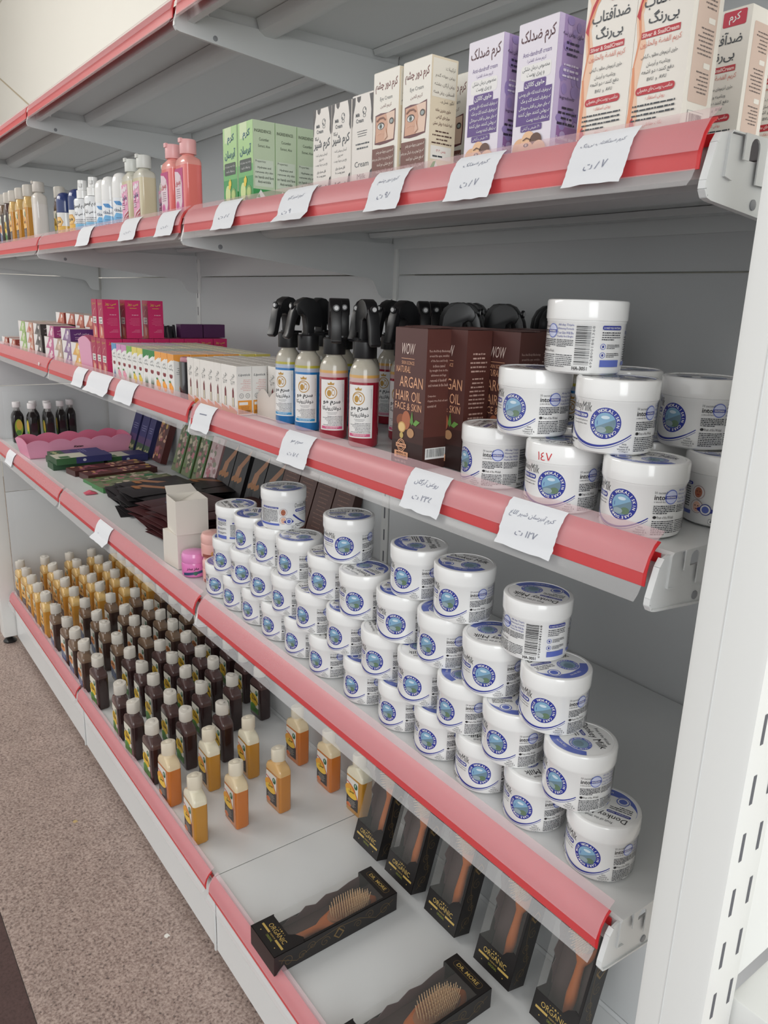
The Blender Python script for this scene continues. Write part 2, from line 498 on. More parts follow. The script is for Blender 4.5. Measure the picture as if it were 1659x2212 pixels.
# uprights at the back, with rows of slots
def slotted_post(x0, x1, y0, y1, z0, z1, zs0, face, label, pitch=0.0525, rows=(0,), parent=None, cat='post', name='upright_post'):
    r = tag(empty(name, ((x0 + x1) / 2, (y0 + y1) / 2, z0)), label, cat)
    ox, oy, oz = r.location
    m = MB(); m.box(x0 - ox, x1 - ox, y0 - oy, y1 - oy, 0, z1 - z0)
    bv = min(0.005, (x1 - x0) * 0.2, (y1 - y0) * 0.2)
    s = m; n = 0; z = zs0
    for q in (-1, 1): pass
    while z < z1 - 0.02:
        for q in rows:
            if face == 'front':
                s.add([(q - 0.0022 - ox, y0 - oy - 0.0003, z - z0 - 0.013), (q + 0.0022 - ox, y0 - oy - 0.0003, z - z0 - 0.013), (q + 0.0022 - ox, y0 - oy - 0.0003, z - z0 + 0.013), (q - 0.0022 - ox, y0 - oy - 0.0003, z - z0 + 0.013)], [(0, 1, 2, 3)], mi=1)
            elif face == 'right':
                s.add([(x1 - ox + 0.0003, q - 0.0022 - oy, z - z0 - 0.013), (x1 - ox + 0.0003, q + 0.0022 - oy, z - z0 - 0.013), (x1 - ox + 0.0003, q + 0.0022 - oy, z - z0 + 0.013), (x1 - ox + 0.0003, q - 0.0022 - oy, z - z0 + 0.013)], [(0, 1, 2, 3)], mi=1)
        z += pitch; n += 1
    s.build('column', [M['post'], M['hole']], r, bevel=bv)
    return r
for k, lab in ((1, 'slotted white upright at the back between the nearest and middle bays'), (2, 'slotted white upright at the back between the middle and far bays')):
    slotted_post(XJ[k] - 0.014, XJ[k] + 0.014, DEP - 0.002, DEP + 0.05, FLOOR, 2.05, -0.09, 'front', lab, rows=(XJ[k] + 0.001,))
slotted_post(XJ[0] - 0.014, XJ[0] + 0.014, DEP - 0.002, DEP + 0.05, FLOOR, 2.05, -0.09, 'front', 'slotted white upright at the back of the right end', rows=(XJ[0] - 0.004,))
# back panels
edges = [FLOOR + 0.03, 0.028, 0.4605, 0.8955, 1.3265, 1.7575, 2.03]
pn = ['lowest', 'second', 'third', 'fourth', 'fifth', 'highest']
for mod in range(3):
    rb_ = tag(empty('gondola_rack', (0, 0, 0)), 'white back of stacked sheet panels behind the %s bay' % MODN[mod], 'shelving rack', 'white panel backs of the rack')
    for i in range(6):
        x1, x0 = XJ[mod] - 0.015, XJ[mod + 1] + 0.015
        m = MB(); z0, z1 = edges[i] + 0.0012, edges[i + 1] - 0.0012
        m.strip([(DEP + 0.016, z0), (DEP + 0.006, z0), (DEP + 0.004, z0 + 0.004), (DEP + 0.004, z0 + 0.045), (DEP + 0.0015, z0 + 0.05), (DEP + 0.0015, z1 - 0.05), (DEP + 0.004, z1 - 0.045), (DEP + 0.004, z1 - 0.004), (DEP + 0.006, z1), (DEP + 0.016, z1)], x0, x1, -0.001)
        m.build('panel', M['panel'], rb_)
# left end: posts and panels of the rack that stands across the end
LX = XJ[3]
rb_ = tag(empty('gondola_rack', (0, 0, 0)), 'white sheet panels of the neighbouring rack closing the far left end', 'shelving rack')
for i in range(5):
    z0, z1 = edges[i] + 0.0012, edges[i + 1] - 0.0012
    m = MB(); m.prism([(0.035, z0), (DEP + 0.01, z0), (DEP + 0.01, z1), (0.035, z1)], 'x', LX - 0.012, LX - 0.002)
    m.prism([(0.06, z0 + 0.02), (DEP - 0.03, z0 + 0.02), (DEP - 0.03, z1 - 0.02), (0.06, z1 - 0.02)], 'x', LX - 0.003, LX - 0.0015)
    m.build('panel', M['panel'], rb_, bevel=0.001)
r = tag(empty('end_post', (LX - 0.04, 0, FLOOR)), 'white steel post with a black foot at the far left end', 'post')
m = MB(); m.box(-0.037, 0.037, -0.028, 0.032, 0.035, 1.96); m.build('column', M['post'], r, bevel=0.004)
m = MB(); m.lathe([(0.026, 0), (0.027, 0.006), (0.018, 0.016), (0.010, 0.020), (0.010, 0.036)], 24); m.build('levelling_foot', M['black'], r)
r = tag(empty('base_side_plate', (LX - 0.19, 0.01, FLOOR)), 'white steel base plate of the neighbouring rack, left of the far post', 'base plate')
m = MB(); m.box(-0.11, 0.11, -0.005, 0.01, 0.01, 0.66); m.build('plate', M['post'], r, bevel=0.002)
for z in (0.13, 0.17):
    m = MB(); m.box(-0.03, -0.024, -0.0055, -0.004, z, z + 0.02); m.build('slot', M['hole'], r)

# base shelves: decks, kick plates, joint strips, feet
for mod in range(3):
    x1, x0 = XJ[mod] - 0.0012, XJ[mod + 1] + 0.0012
    r = tag(empty('base_shelf', (0, 0, 0)), 'white steel base shelf of the %s bay with its tall front kick plate' % MODN[mod], 'shelf', 'white steel base shelves')
    m = MB(); m.strip([(DEP + 0.003, ZD - 0.02), (DEP + 0.003, ZD - 0.001), (0.030, ZD - 0.001), (0.0275, ZD - 0.004), (0.0275, ZD - 0.028)], x0, x1, 0.0014)
    m.build('deck', M['steel'], r, recalc=False)
    m = MB(); m.strip([(0.0290, -0.0125), (0.0265, -0.016), (0.0265, -0.05), (0.0265, -0.183), (0.034, -0.185)], x0 + 0.001, x1 - (0.012 if mod else 0.001), -0.0015)
    m.build('kick_plate', M['steel'], r)
    for xx in (x0 + 0.012, x1 - 0.022):
        m = MB(); m.lathe([(0.0022, 0), (0.0022, 0.0005)], 10, M4=Matrix.Translation((xx, 0.0262, -0.11)) @ Matrix.Rotation(PI / 2, 4, 'X'))
        m.build('rivet', M['hole'], r)
    rail(mod, 'D', ZD, 0.003)
for k in (1, 2):
    r = tag(empty('base_bracket', (XJ[k], 0.03, FLOOR)), 'white base bracket strip between the kick plates at the %s joint from the right' % ORD[k - 1], 'bracket', 'base brackets')
    m = MB(); m.box(-0.0065, 0.0005, -0.009, -0.005, 0.028, 0.19); m.build('plate', M['steel'], r, bevel=0.001)
    m = MB(); m.lathe([(0.024, 0), (0.025, 0.006), (0.016, 0.014), (0.009, 0.018), (0.009, 0.030)], 24, cx=0.0, cy=0.045); m.build('levelling_foot', M['black'], r)

# right end: the post and back of the next rack, standing across the end
r = slotted_post(0.062, 0.122, -0.030, 0.024, FLOOR, 2.3, -0.13, 'right', 'tall white slotted post in the right foreground', rows=(-0.016, 0.010), name='front_post')
m = MB(); m.box(-0.0062, -0.0054, -0.0275, -0.0268, 0, 2.5)
m.build('pressed_crease', M['steel'], r)
rb_ = tag(empty('gondola_rack', (0, 0, 0)), 'white sheet panels of the next rack behind the right foreground post', 'shelving rack')
for i, (z0, z1, nm) in enumerate(((0.70, 0.885, 'lower'), (0.90, 0.915, 'narrow middle'), (0.93, 1.36, 'upper'))):
    m = MB(); m.box(0.104, 0.114, 0.026, 0.9, z0, z1)
    m.build('panel', M['post'], rb_, bevel=0.003)
m = MB(); m.box(0.116, 0.55, 0.026, 0.9, 0.655, 0.69)
tag(m.build('rack_shelf', M['post'], bevel=0.002), 'white shelf of the next rack in the lower right corner', 'shelf')
# caulked joint on the wall
m = MB(); 
tag(m.box(-0.004, 0.004, -0.002, 0.0, -0.34, 1.3).build('trim_1', mat('wall_joint', rgb(196, 182, 158), 0.8)), kind='structure')
o = bpy.data.objects['trim_1']; o.location = (-4.75, 0.619, 2.32); o.rotation_euler = (0, math.radians(-69), 0)
# crumbs on the floor
for (x, y, cc, nm) in ((-1.133, -0.044, rgb(235, 232, 225), 'white paper scrap on the granite floor near the first kick plate'), (-1.681, -0.106, rgb(196, 170, 120), 'small tan crumb on the granite floor further along')):
    m = MB(); m.prism([(-.006, -.004), (.0, -.007), (.006, -.002), (.003, .002), (.005, .006), (-.002, .005), (-.007, .003)], 'z', 0, 0.0012, cc)
    o = m.build('floor_scrap', M['paper'], loc=(x, y, FLOOR)); tag(o, nm, 'scrap')
# ================================================================ donkey milk cream jars
BLUE = rgb(52, 62, 150); BLUE2 = rgb(96, 112, 190); TXT = rgb(52, 54, 62)
RJ, HJ = 0.0392, 0.0697
def jar_label():
    """artwork round the jar: u=0 is the round emblem"""
    R = 0.0378; d = lambda a: math.radians(a) * R
    A = Art(0.005)
    # swoosh under the name and emblem
    sw = [(d(a), 0.0078 + 0.0190 * ((a + 12) / 62.0) ** 2) for a in range(-76, 40, 3)]
    A.curve(sw, 0.0032, BLUE, 0.0010)
    A.curve([(u, v - 0.0023) for u, v in sw[10:]], 0.0005, BLUE)
    # name, pill and small lines
    A.text('Donkey', d(-56), 0.0378, 0.0092, BLK, 'c', bold=0.0, shear=0.1, w=0.0200)
    A.text('Milk', d(-31), 0.0388, 0.0084, BLK, 'c', bold=0.0, shear=0.1, w=0.0120)
    A.rrect(d(-70), 0.0322, d(-27), 0.0372, 0.0022, BLUE).up()
    A.text('WHITENING CREAM', d(-48.5), 0.0334, 0.0026, WHITE, 'c', bold=0.02, w=0.0250)
    A.text('Deep nourish hydration', d(-27), 0.0287, 0.0020, TXT, 'r', w=0.021, res=1)
    A.text('Intensely whiten skin', d(-28), 0.0257, 0.0020, TXT, 'r', w=0.019, res=1)
    A.lines(d(-70), 0.0060, d(-44), 0.0120, 2, TXT, seed=5)
    # round emblem
    CY = 0.0295
    A.ell(0, CY, 0.0150, 0.0150, WHITE, 40).up()
    A.ell(0, CY, 0.0146, 0.0146, BLUE, 40).up()
    A.ell(0, CY, 0.0099, 0.0099, rgb(132, 172, 200), 32).up()
    A.ell(0, CY, 0.0097, 0.0097, rgb(112, 138, 152), 28, -2.7, 0.45).up()
    A.ell(0.0040, CY - 0.0055, 0.0042, 0.0034, rgb(104, 128, 104), 18).up()
    A.ell(-0.0030, CY - 0.0062, 0.0048, 0.0028, rgb(150, 168, 176), 18)
    A.ell(0.0, CY + 0.0055, 0.0040, 0.0016, rgb(206, 222, 232), 16)
    A.arctext('WOKALI', 0, CY, 0.0108, 0.0027, WHITE, math.radians(82), True, 0.02, 0.255)
    A.arctext('SKIN CARE', 0, CY, 0.0108, 0.0025, WHITE, math.radians(-24), True, 0.02, 0.235)
    A.arctext('DONKEY MILK', 0, CY, 0.0108, 0.0023, WHITE, math.radians(205), True, 0.02, 0.198)
    for t, y in (('With', 0.0103), ('Natural', 0.0080), ('Vitamin E &', 0.0057), ('Collagen', 0.0034)):
        A.text(t, d(29), y, 0.0017, TXT, 'c', w=0.0013 * len(t) * 0.85, res=1)
    # small print panel
    A.text('10 seconds', d(43), 0.0428, 0.0026, TXT, 'l', w=0.0125, res=1)
    A.text('into', d(43), 0.0374, 0.0044, BLK, 'l', bold=0.015, w=0.0098)
    A.text('a smooth face', d(43), 0.0348, 0.0018, TXT, 'l', w=0.0110, res=1)
    A.ell(d(68), 0.0400, 0.0068, 0.0068, BLUE2, 28).up()
    A.ell(d(68), 0.0400, 0.0059, 0.0059, rgb(200, 206, 232), 28).up()
    A.rect(d(58), 0.0382, d(77), 0.0412, BLUE).up()
    A.text('WHITENING', d(67.5), 0.0388, 0.0018, WHITE, 'c', bold=0.02, w=0.0100, res=1)
    A.lines(d(43), 0.0240, d(77), 0.0325, 5, TXT, 0.6, seed=9)
    A.ell(d(46), 0.0212, 0.0017, 0.0014, BLK, 12)
    A.text('Fruit of the Wokali', d(49.5), 0.0198, 0.0026, BLK, 'l', w=0.0165, res=1)
    A.lines(d(43), 0.0042, d(77), 0.0182, 8, TXT, 0.55, seed=11)
    for i, t in enumerate(('All-day Triple', 'Whitening Formula', 'Your Skin Will Be', 'Healthy And Bright')):
        A.text(t, d(105.5), 0.0445 - i * 0.0036, 0.0025, BLUE, 'r', w=0.0175 - 0.0005 * (i == 0), res=1)
    A.lines(d(79), 0.0250, d(106), 0.0325, 5, TXT, 0.6, seed=12)
    A.lines(d(79), 0.0060, d(106), 0.0185, 7, TXT, 0.5, seed=17)
    A.bars(d(109), 0.0095, d(130), 0.0465, BLK, True)
    A.text('6928001841368', d(135), 0.0070, 0.0024, BLK, 'l', rot=PI / 2, w=0.0390, res=1)
    A.text('HA-3051', d(118), 0.0042, 0.0036, BLK, 'c', bold=0.02, w=0.0140)
    A.rrect(d(146), 0.0425, d(180), 0.0465, 0.0015, BLUE).up()
    A.text('DONKEY MILK WHITENING', d(163), 0.0434, 0.0019, WHITE, 'c', w=0.0200, res=1)
    A.lines(d(146), 0.0325, d(180), 0.0410, 4, TXT, 0.5, seed=13)
    for y in (0.0270, 0.0190):
        A.ell(d(149), y, 0.0028, 0.0028, BLUE2, 20, inner=0.82); A.ell(d(149), y, 0.0010, 0.0013, BLUE, 10)
        A.lines(d(155), y - 0.0022, d(180), y + 0.0024, 3, TXT, 0.5, seed=14)
    A.rect(d(146), 0.0080, d(180), 0.0145, BLUE2)
    # second front: faces and directions
    A.rrect(d(198), 0.0385, d(246), 0.0415, 0.0013, BLUE).up()
    A.text('DONKEY MILK WHITENING CREAM', d(222), 0.0390, 0.0016, WHITE, 'c', w=0.0280, res=1)
    A.lines(d(192), 0.0140, d(244), 0.0370, 10, TXT, 0.45, seed=15, word=5)
    A.rect(d(190), 0.0095, d(248), 0.0130, BLUE2)
    for y, sk in ((0.0325, rgb(176, 108, 84)), (0.0185, rgb(230, 186, 164))):
        A.ell(d(258), y, 0.0066, 0.0066, rgb(176, 150, 150), 28)
        A.up(); A.ell(d(258), y, 0.0060, 0.0060, rgb(226, 222, 222), 28); A.up()
        A.ell(d(258), y, 0.0040, 0.0052, sk, 24); A.ell(d(258), y - 0.0022, 0.0015, 0.0005, rgb(150, 60, 60), 8)
        A.up(); A.ell(d(258) - 0.0016, y + 0.001, 0.0007, 0.0004, BLK, 8); A.ell(d(258) + 0.0016, y + 0.001, 0.0007, 0.0004, BLK, 8)
    A.ell(d(-88), 0.0165, 0.0085, 0.0028, BLUE, 24)
    A.ell(d(-88), 0.0170, 0.0056, 0.0056, BLUE, 28).up(); A.ell(d(-88), 0.0170, 0.0048, 0.0048, WHITE, 28).up(); A.ell(d(-88), 0.0170, 0.0034, 0.0034, BLUE2, 24)
    A.rrect(d(-82), 0.0040, d(-66), 0.0085, 0.001, rgb(120, 124, 130)).up(); A.rrect(d(-81.5), 0.0043, d(-66.5), 0.0082, 0.001, WHITE).up()
    A.text('115g', d(-74), 0.0046, 0.0024, BLK, 'c', w=0.0070)
    return A
def jar_top():
    A = Art(); r = 0.0340
    A.ell(0, 0, r, r, rgb(244, 244, 243), 48).up()
    o = [(r * math.cos(a), r * math.sin(a)) for a in [math.radians(178 + 166 * k / 36) for k in range(37)]]
    i_ = [(-0.004 + 0.0335 * math.cos(a), 0.0085 + 0.0315 * math.sin(a)) for a in [math.radians(190 + 142 * k / 36) for k in range(37)]]
    n = len(o)
    A.it.append((o + i_, [(k, k + 1, n + k + 1, n + k) for k in range(n - 1)], BLUE2, A.lay)); A.up()
    A.ell(0.0105, -0.0060, 0.0128, 0.0128, WHITE, 36).up(); A.ell(0.0105, -0.0060, 0.0122, 0.0122, BLUE2, 36).up(); A.ell(0.0105, -0.0060, 0.0085, 0.0085, rgb(132, 160, 180), 28).up()
    A.ell(0.0100, -0.0080, 0.0055, 0.0055, rgb(112, 136, 148), 20)
    A.arctext('WOKALI', 0.0105, -0.0060, 0.0093, 0.0022, WHITE, math.radians(85), True, 0.02, 0.26)
    A.arctext('DONKEY MILK', 0.0105, -0.0060, 0.0093, 0.0020, WHITE, math.radians(210), True, 0.02, 0.21)
    A.arctext('SKIN CARE', 0.0105, -0.0060, 0.0093, 0.0020, WHITE, math.radians(-35), True, 0.02, 0.22)
    A.text('Donkey', -0.0285, 0.0090, 0.0105, BLK, 'l', bold=0.0, shear=0.1, w=0.0310)
    A.text('Milk', 0.0055, 0.0108, 0.0092, BLK, 'l', bold=0.0, shear=0.1, w=0.0185)
    A.text('Fruit of the Wokali', 0.0010, 0.0225, 0.0038, TXT, 'c', w=0.0330)
    A.rrect(-0.0300, 0.0035, -0.0040, 0.0078, 0.0020, BLUE).up()
    A.text('WHITENING CREAM', -0.0170, 0.0045, 0.0023, WHITE, 'c', w=0.0230, res=1)
    A.lines(-0.0290, -0.0080, -0.0050, 0.0015, 3, TXT, 0.42, seed=21, word=5)
    A.ell(-0.0150, -0.0175, 0.0078, 0.0078, WHITE, 28).up(); A.ell(-0.0150, -0.0175, 0.0072, 0.0072, BLUE2, 28).up(); A.ell(-0.0150, -0.0175, 0.0060, 0.0060, WHITE, 28).up(); A.ell(-0.0150, -0.0175, 0.0045, 0.0045, BLUE2, 24)
    A.text('No.HA-3051', 0.0070, -0.0275, 0.0028, WHITE, 'c', rot=0.25, w=0.0160)
    return A
WJ = rgb(236, 236, 235); WJ2 = rgb(240, 240, 239)
def make_jar():
    r = empty('cream_jar')
    m = MB()
    m.lathe([(0.0300, 0.0006), (0.0335, 0.0), (0.0362, 0.0018), (0.0374, 0.006), (0.0378, 0.012), (0.0378, 0.0478), (0.0384, 0.0488), (0.0384, 0.0505), (0.0360, 0.0508)], 72, WJ)
    jar_label().into(m, on_cyl(0.0378), 0.00006)
    m.build('body', M['gloss'], r, recalc=False)
    m = MB()
    m.lathe([(0.0370, 0.0500), (0.0390, 0.0508), (0.0392, 0.0522), (0.0392, 0.0675), (0.0384, 0.0690), (0.0368, 0.0697), (0.0345, 0.0696), (0.0342, 0.0690), (0.0, 0.0690)], 72, WJ2, cap=(True, False))
    jar_top().into(m, lambda u, v, e: (u, v, 0.0690 + e), 0.00006)
    m.build('lid', M['gloss'], r, recalc=False)
    return r
jar0 = make_jar()
jar_used = [False]
def put_jar(x, y, z, face, label, group, top=None):
    """face: direction (deg, from -y towards +x) in which the round emblem looks; top: lid turned by this much"""
    o = jar0 if not jar_used[0] else copy_tree(jar0)
    jar_used[0] = True
    o.location = (x, y, z + 0.0002); o.rotation_euler = (0, 0, math.radians(face))
    for c in o.children:
        if c.name.startswith('lid'):
            c.rotation_euler = (0, 0, math.radians(random.uniform(0, 360) if top is None else top - face))
    tag(o, label, 'cream jar', group)
    return o
def cam_ang(x, y):
    return math.degrees(math.atan2(cam.location.x - x, -(cam.location.y - y)))
def jar_rel(x, y, off):
    return cam_ang(x, y) + off
# pyramid wall of jars on the fourth shelf: x of each jar per tier
tiers = [
    [-0.067, -0.163, -0.250, -0.335, -0.419, -0.510, -0.611, -0.695, -0.777, -0.857, -0.937, -1.017],
    [-0.100, -0.197, -0.281, -0.364, -0.452, -0.545, -0.637, -0.722, -0.801, -0.880, -0.959],
    [-0.144, -0.241, -0.329, -0.418, -0.512, -0.604, -0.703, -0.783, -0.862, -0.941],
    [-0.184, -0.306, -0.397, -0.566, -0.768]]
offs = [
    [-20, -26, -10, -33, -41, -46, -49, -47, -48, -53, -51, -36],
    [-38, -33, -45, -30, -32, -45, -50, -50, -41, -32, -43],
    [-17, -18, -43, -19, -26, -37, -46, -50, -53, 0],
    [0, -32, -37, -12, 0]]
tname = ['bottom', 'second', 'third', 'top']
jy = [0.0765, 0.067, 0.068, 0.073]
for t, xs in enumerate(tiers):
    for i, x in enumerate(xs):
        y = jy[t] + random.uniform(-.001, .001)
        ca = cam_ang(x, y)
        off = offs[t][i] + 2
        tp = None
        lab = 'white round-emblem cream jar, %s from right in the %s tier of the pyramid' % (ORD[i], tname[t])
        if t == 3 and i == 0:
            off = -124; tp = 200; lab = 'white cream jar showing its barcode, rightmost of the top tier of the jar pyramid'
        if t == 3 and i == 4:
            off = 101; tp = 60; lab = 'white cream jar showing two small face pictures, leftmost of the pyramid top tier'
        if t == 2 and i == 9:
            off = 150; tp = 170; lab = 'white cream jar showing its small print, leftmost of the third tier of the jar pyramid'
        if (t, i) in ((0, 0), (1, 0), (2, 0), (3, 1), (3, 2), (3, 3)):
            tp = {(0, 0): 150, (1, 0): -25, (2, 0): 75, (3, 1): 20, (3, 2): -30, (3, 3): 60}[(t, i)]
            if (t, i) == (0, 0): tp = 200
        put_jar(x, y, ZC + t * HJ, ca + off, lab, 'jar pyramid on the fourth shelf', tp)
# jars on the third shelf, right end
for (x, y, t, off, tp, lab) in (
    (-0.268, 0.072, 0, -62, 120, 'white cream jar beside the brown boxes, leftmost of the bottom row on the third shelf'),
    (-0.156, 0.060, 0, -15, 200, 'white cream jar with a red handwritten 147 on its lid edge'),
    (-0.059, 0.062, 0, -27, 10, 'white cream jar at the right end of the third shelf front, nearest the bracket'),
    (-0.034, 0.160, 0, 68, 30, 'white cream jar half hidden by the post, showing its second front with 115g'),
    (-0.125, 0.166, 0, -30, 90, 'white cream jar hidden in the back row, under the rear jars of the third shelf'),
    (-0.208, 0.170, 0, -30, 250, 'white cream jar in the back row behind the red-marked jar'),
    (-0.207, 0.064, 1, -33, 160, 'white cream jar of the second tier, directly right of the brown boxes'),
    (-0.101, 0.063, 1, -12, 190, 'white cream jar of the second tier with its emblem square to the viewer, third shelf'),
    (-0.075, 0.165, 1, -39, 20, 'white cream jar at the rear right of the second tier, third shelf'),
    (-0.166, 0.162, 1, -30, 70, 'white cream jar of which only the lid edge shows behind the topmost jar'),
    (-0.150, 0.068, 2, -122, 40, 'white cream jar with its barcode to the front, topmost on the third shelf')):
    o = put_jar(x, y, ZB + t * HJ, cam_ang(x, y) + off, lab, 'cream jars at the right end of the third shelf', tp)
    if 'red handwritten' in lab:
        b = [c for c in o.children if c.name.startswith('lid')][0]
        A = Art(0.004); f = cam_ang(x, y) - (cam_ang(x, y) + off)
        m = MB(); q = Art(0.004); q.text('۱٤۷', math.radians(-28) * 0.0392, 0.053, 0.0085, rgb(205, 40, 48), 'c', w=0.016)
        q.into(m, on_cyl(0.03925), 0.0001)
        oo = m.build('handwritten_price', M['print'], o, recalc=False); oo.rotation_euler = (0, 0, math.radians(-off)); oo['label'] = 'red handwritten number'

# ================================================================ cartons
def carton(name, w, d, h, base, front=None, right=None, left=None, back=None, topc=None, top=None, bevel=0.0):
    """origin at the middle of the base; front looks to -y"""
    m = MB(); c = 0.0006
    R = lambda e, z: [(-w / 2 + e, -d / 2 + e, z), (w / 2 - e, -d / 2 + e, z), (w / 2 - e, d / 2 - e, z), (-w / 2 + e, d / 2 - e, z)]
    m.loft([R(0.0004, 0), R(0, 0.0005), R(0, h - 0.0005), R(0.0004, h)], base, cols=[base, base, topc or base, topc or base])
    # tuck flap line on the lid
    m.box(-w / 2 + 0.001, w / 2 - 0.001, -d / 2 + 0.0004, -d / 2 + 0.0009, h - 0.0002, h + 0.0003, tuple(0.6 * q for q in base[:3]) + (1,))
    if front: front.into(m, on_front(-w / 2, -d / 2, 0))
    if right: right.into(m, on_right(w / 2, -d / 2, 0))
    if left: left.into(m, on_left(-w / 2, d / 2, 0))
    if back: back.into(m, lambda u, v, e: (w / 2 - u, d / 2 + e, v))
    if top: top.into(m, on_top(-w / 2, -d / 2, h))
    o = m.build(name, M['print'], recalc=False)
    return o
def place_all(proto, spots, cat, group):
    """spots: (x, y, z, rz_deg, label)"""
    for i, s_ in enumerate(spots):
        o = proto if i == 0 else copy_tree(proto)
        o.location = s_[:3]; o.rotation_euler = (0, 0, math.radians(s_[3]))
        tag(o, s_[4], cat, group)

# ---- sunscreen cream boxes (second shelf, right)
w_, d_, h_ = 0.0525, 0.040, 0.131
RD = rgb(188, 52, 62); OR = rgb(226, 150, 112); GREYT = rgb(66, 72, 78); cream = rgb(236, 231, 222)
F = Art()
F.curve([(0.000, 0.131), (0.008, 0.118), (0.0025, 0.098), (0.008, 0.075), (0.003, 0.045), (0.006, 0.02), (0.001, 0.0)], 0.007, rgb(238, 198, 170), 0.010)
F.up(); F.curve([(0.020, 0.1305), (0.010, 0.117), (0.003, 0.100), (0.006, 0.082), (0.002, 0.06)], 0.0045, OR, 0.001)
F.poly([(0.0005, 0.098), (0.004, 0.094), (0.0045, 0.106), (0.013, 0.122), (0.0135, 0.127), (0.006, 0.116)], RD)
F.poly([(0.0005, 0.014), (0.006, 0.022), (0.0105, 0.010), (0.004, 0.006)], RD)
F.curve([(0.002, 0.06), (0.004, 0.04), (0.0015, 0.012)], 0.002, OR, 0.004)
F.rrect(0.0250, 0.1165, 0.0475, 0.1290, 0.0015, rgb(196, 46, 70)); F.up()
F.text('کرم', 0.0363, 0.1180, 0.0095, WHITE, 'c', bold=0.02)
F.text('ضدآفتاب', 0.0265, 0.1000, 0.0125, GREYT, 'c', bold=0.012, w=0.039)
F.text('بی‌رنگ', 0.0265, 0.0875, 0.0110, GREYT, 'c', bold=0.012, w=0.028)
F.rect(0.0070, 0.0795, 0.0430, 0.0845, RD); F.up(); F.text('Silver & SnailCream', 0.025, 0.0803, 0.0032, rgb(240, 205, 200), 'c', bold=0.03, w=0.034)
F.text('کریم الفضة والحلزون', 0.0260, 0.0715, 0.0062, rgb(214, 128, 112), 'c', w=0.038)
F.text('حاوی آنزیم‌های مطلوب گیاهی', 0.0260, 0.0635, 0.0045, GREYT, 'c', w=0.034)
F.text('ویتامینه و آبرسان', 0.0260, 0.0575, 0.0042, GREYT, 'c', w=0.022)
F.text('دفع کننده دو اشعه', 0.0260, 0.0515, 0.0045, GREYT, 'c', w=0.030)
F.text('UVA  و  UVB', 0.0260, 0.0465, 0.0034, GREYT, 'c', w=0.018)
F.rrect(0.0070, 0.0375, 0.0440, 0.0435, 0.003, RD); F.up(); F.text('مناسب پوست‌های معمولی', 0.0255, 0.0385, 0.0042, rgb(240, 214, 210), 'c', bold=0.02, w=0.033)
F.text('روش استفاده', 0.0265, 0.0325, 0.0036, rgb(210, 110, 100), 'c', w=0.018)
F.lines(0.0055, 0.0170, 0.0460, 0.0315, 4, GREYT, 0.42, 'j', 31, 4)
F.text('نکات حفاظتی', 0.0265, 0.0125, 0.0036, rgb(210, 110, 100), 'c', w=0.018)
F.lines(0.0055, 0.002, 0.0460, 0.0115, 3, GREYT, 0.42, 'j', 32, 4)
S = Art(); S.rrect(0.006, 0.028, 0.034, 0.119, 0.002, rgb(214, 190, 176)); S.up()
S.lines(0.009, 0.095, 0.031, 0.113, 6, rgb(110, 96, 92), 0.4, 'r', 33, 4); S.lines(0.009, 0.062, 0.031, 0.083, 7, rgb(110, 96, 92), 0.4, 'r', 34, 4); S.lines(0.009, 0.035, 0.031, 0.052, 6, rgb(110, 96, 92), 0.4, 'r', 35, 4)
for y in (0.086, 0.054): S.rrect(0.022, y, 0.031, y + 0.004, 0.0008, cream)
S.up(); S.rect(0.008, 0.008, 0.030, 0.022, rgb(150, 150, 150)); S.up(); S.rect(0.0084, 0.0084, 0.0296, 0.0216, cream); S.up(); S.bars(0.010, 0.010, 0.028, 0.020, BLK)
F.clamp(w_, h_)
p_ = carton('sunscreen_box', w_, d_, h_, cream, F, S)
place_all(p_, [(-0.1255, 0.050, ZA, 0, 'orange and cream sunscreen box, front left of the three on the second shelf'),
    (-0.0725, 0.050, ZA, 0, 'orange and cream sunscreen box in the middle, touching its twin on the left'),
    (-0.1010, 0.180, ZA, 0, 'orange and cream sunscreen box standing further back by the bracket'),
    (-0.0780, 0.245, ZA, 0, 'sunscreen box at the very back right, mostly cut off by the post')], 'cosmetics box', 'sunscreen boxes on the second shelf')

# ---- purple spot cream boxes
w_, d_, h_ = 0.0495, 0.038, 0.122
PU = rgb(92, 64, 132); LIL = rgb(228, 222, 232)
F = Art()
F.text('کرم ضدلک', 0.0250, 0.1000, 0.0150, rgb(84, 40, 52), 'c', bold=0.02, w=0.043)
F.text('Anti-dandruff cream', 0.0250, 0.0925, 0.0040, PU, 'c', w=0.036)
F.text('کریم مضاد للقشرة', 0.0250, 0.0860, 0.0042, PU, 'c', w=0.024)
F.rrect(0.006, 0.0725, 0.044, 0.0855, 0.003, rgb(232, 230, 228)); F.up()
F.text('مخصوص درمان خشکی', 0.0250, 0.0795, 0.0048, GREYT, 'c', w=0.034)
F.text('و پیری پوست', 0.0250, 0.0735, 0.0045, GREYT, 'c', w=0.022)
F.rrect(0.0110, 0.0640, 0.0390, 0.0718, 0.0015, PU); F.up(); F.text('حاوی کلاژن', 0.0250, 0.0652, 0.0052, WHITE, 'c', bold=0.02, w=0.025)
F.rect(0.0040, 0.0335, 0.0470, 0.0640, PU); F.up()
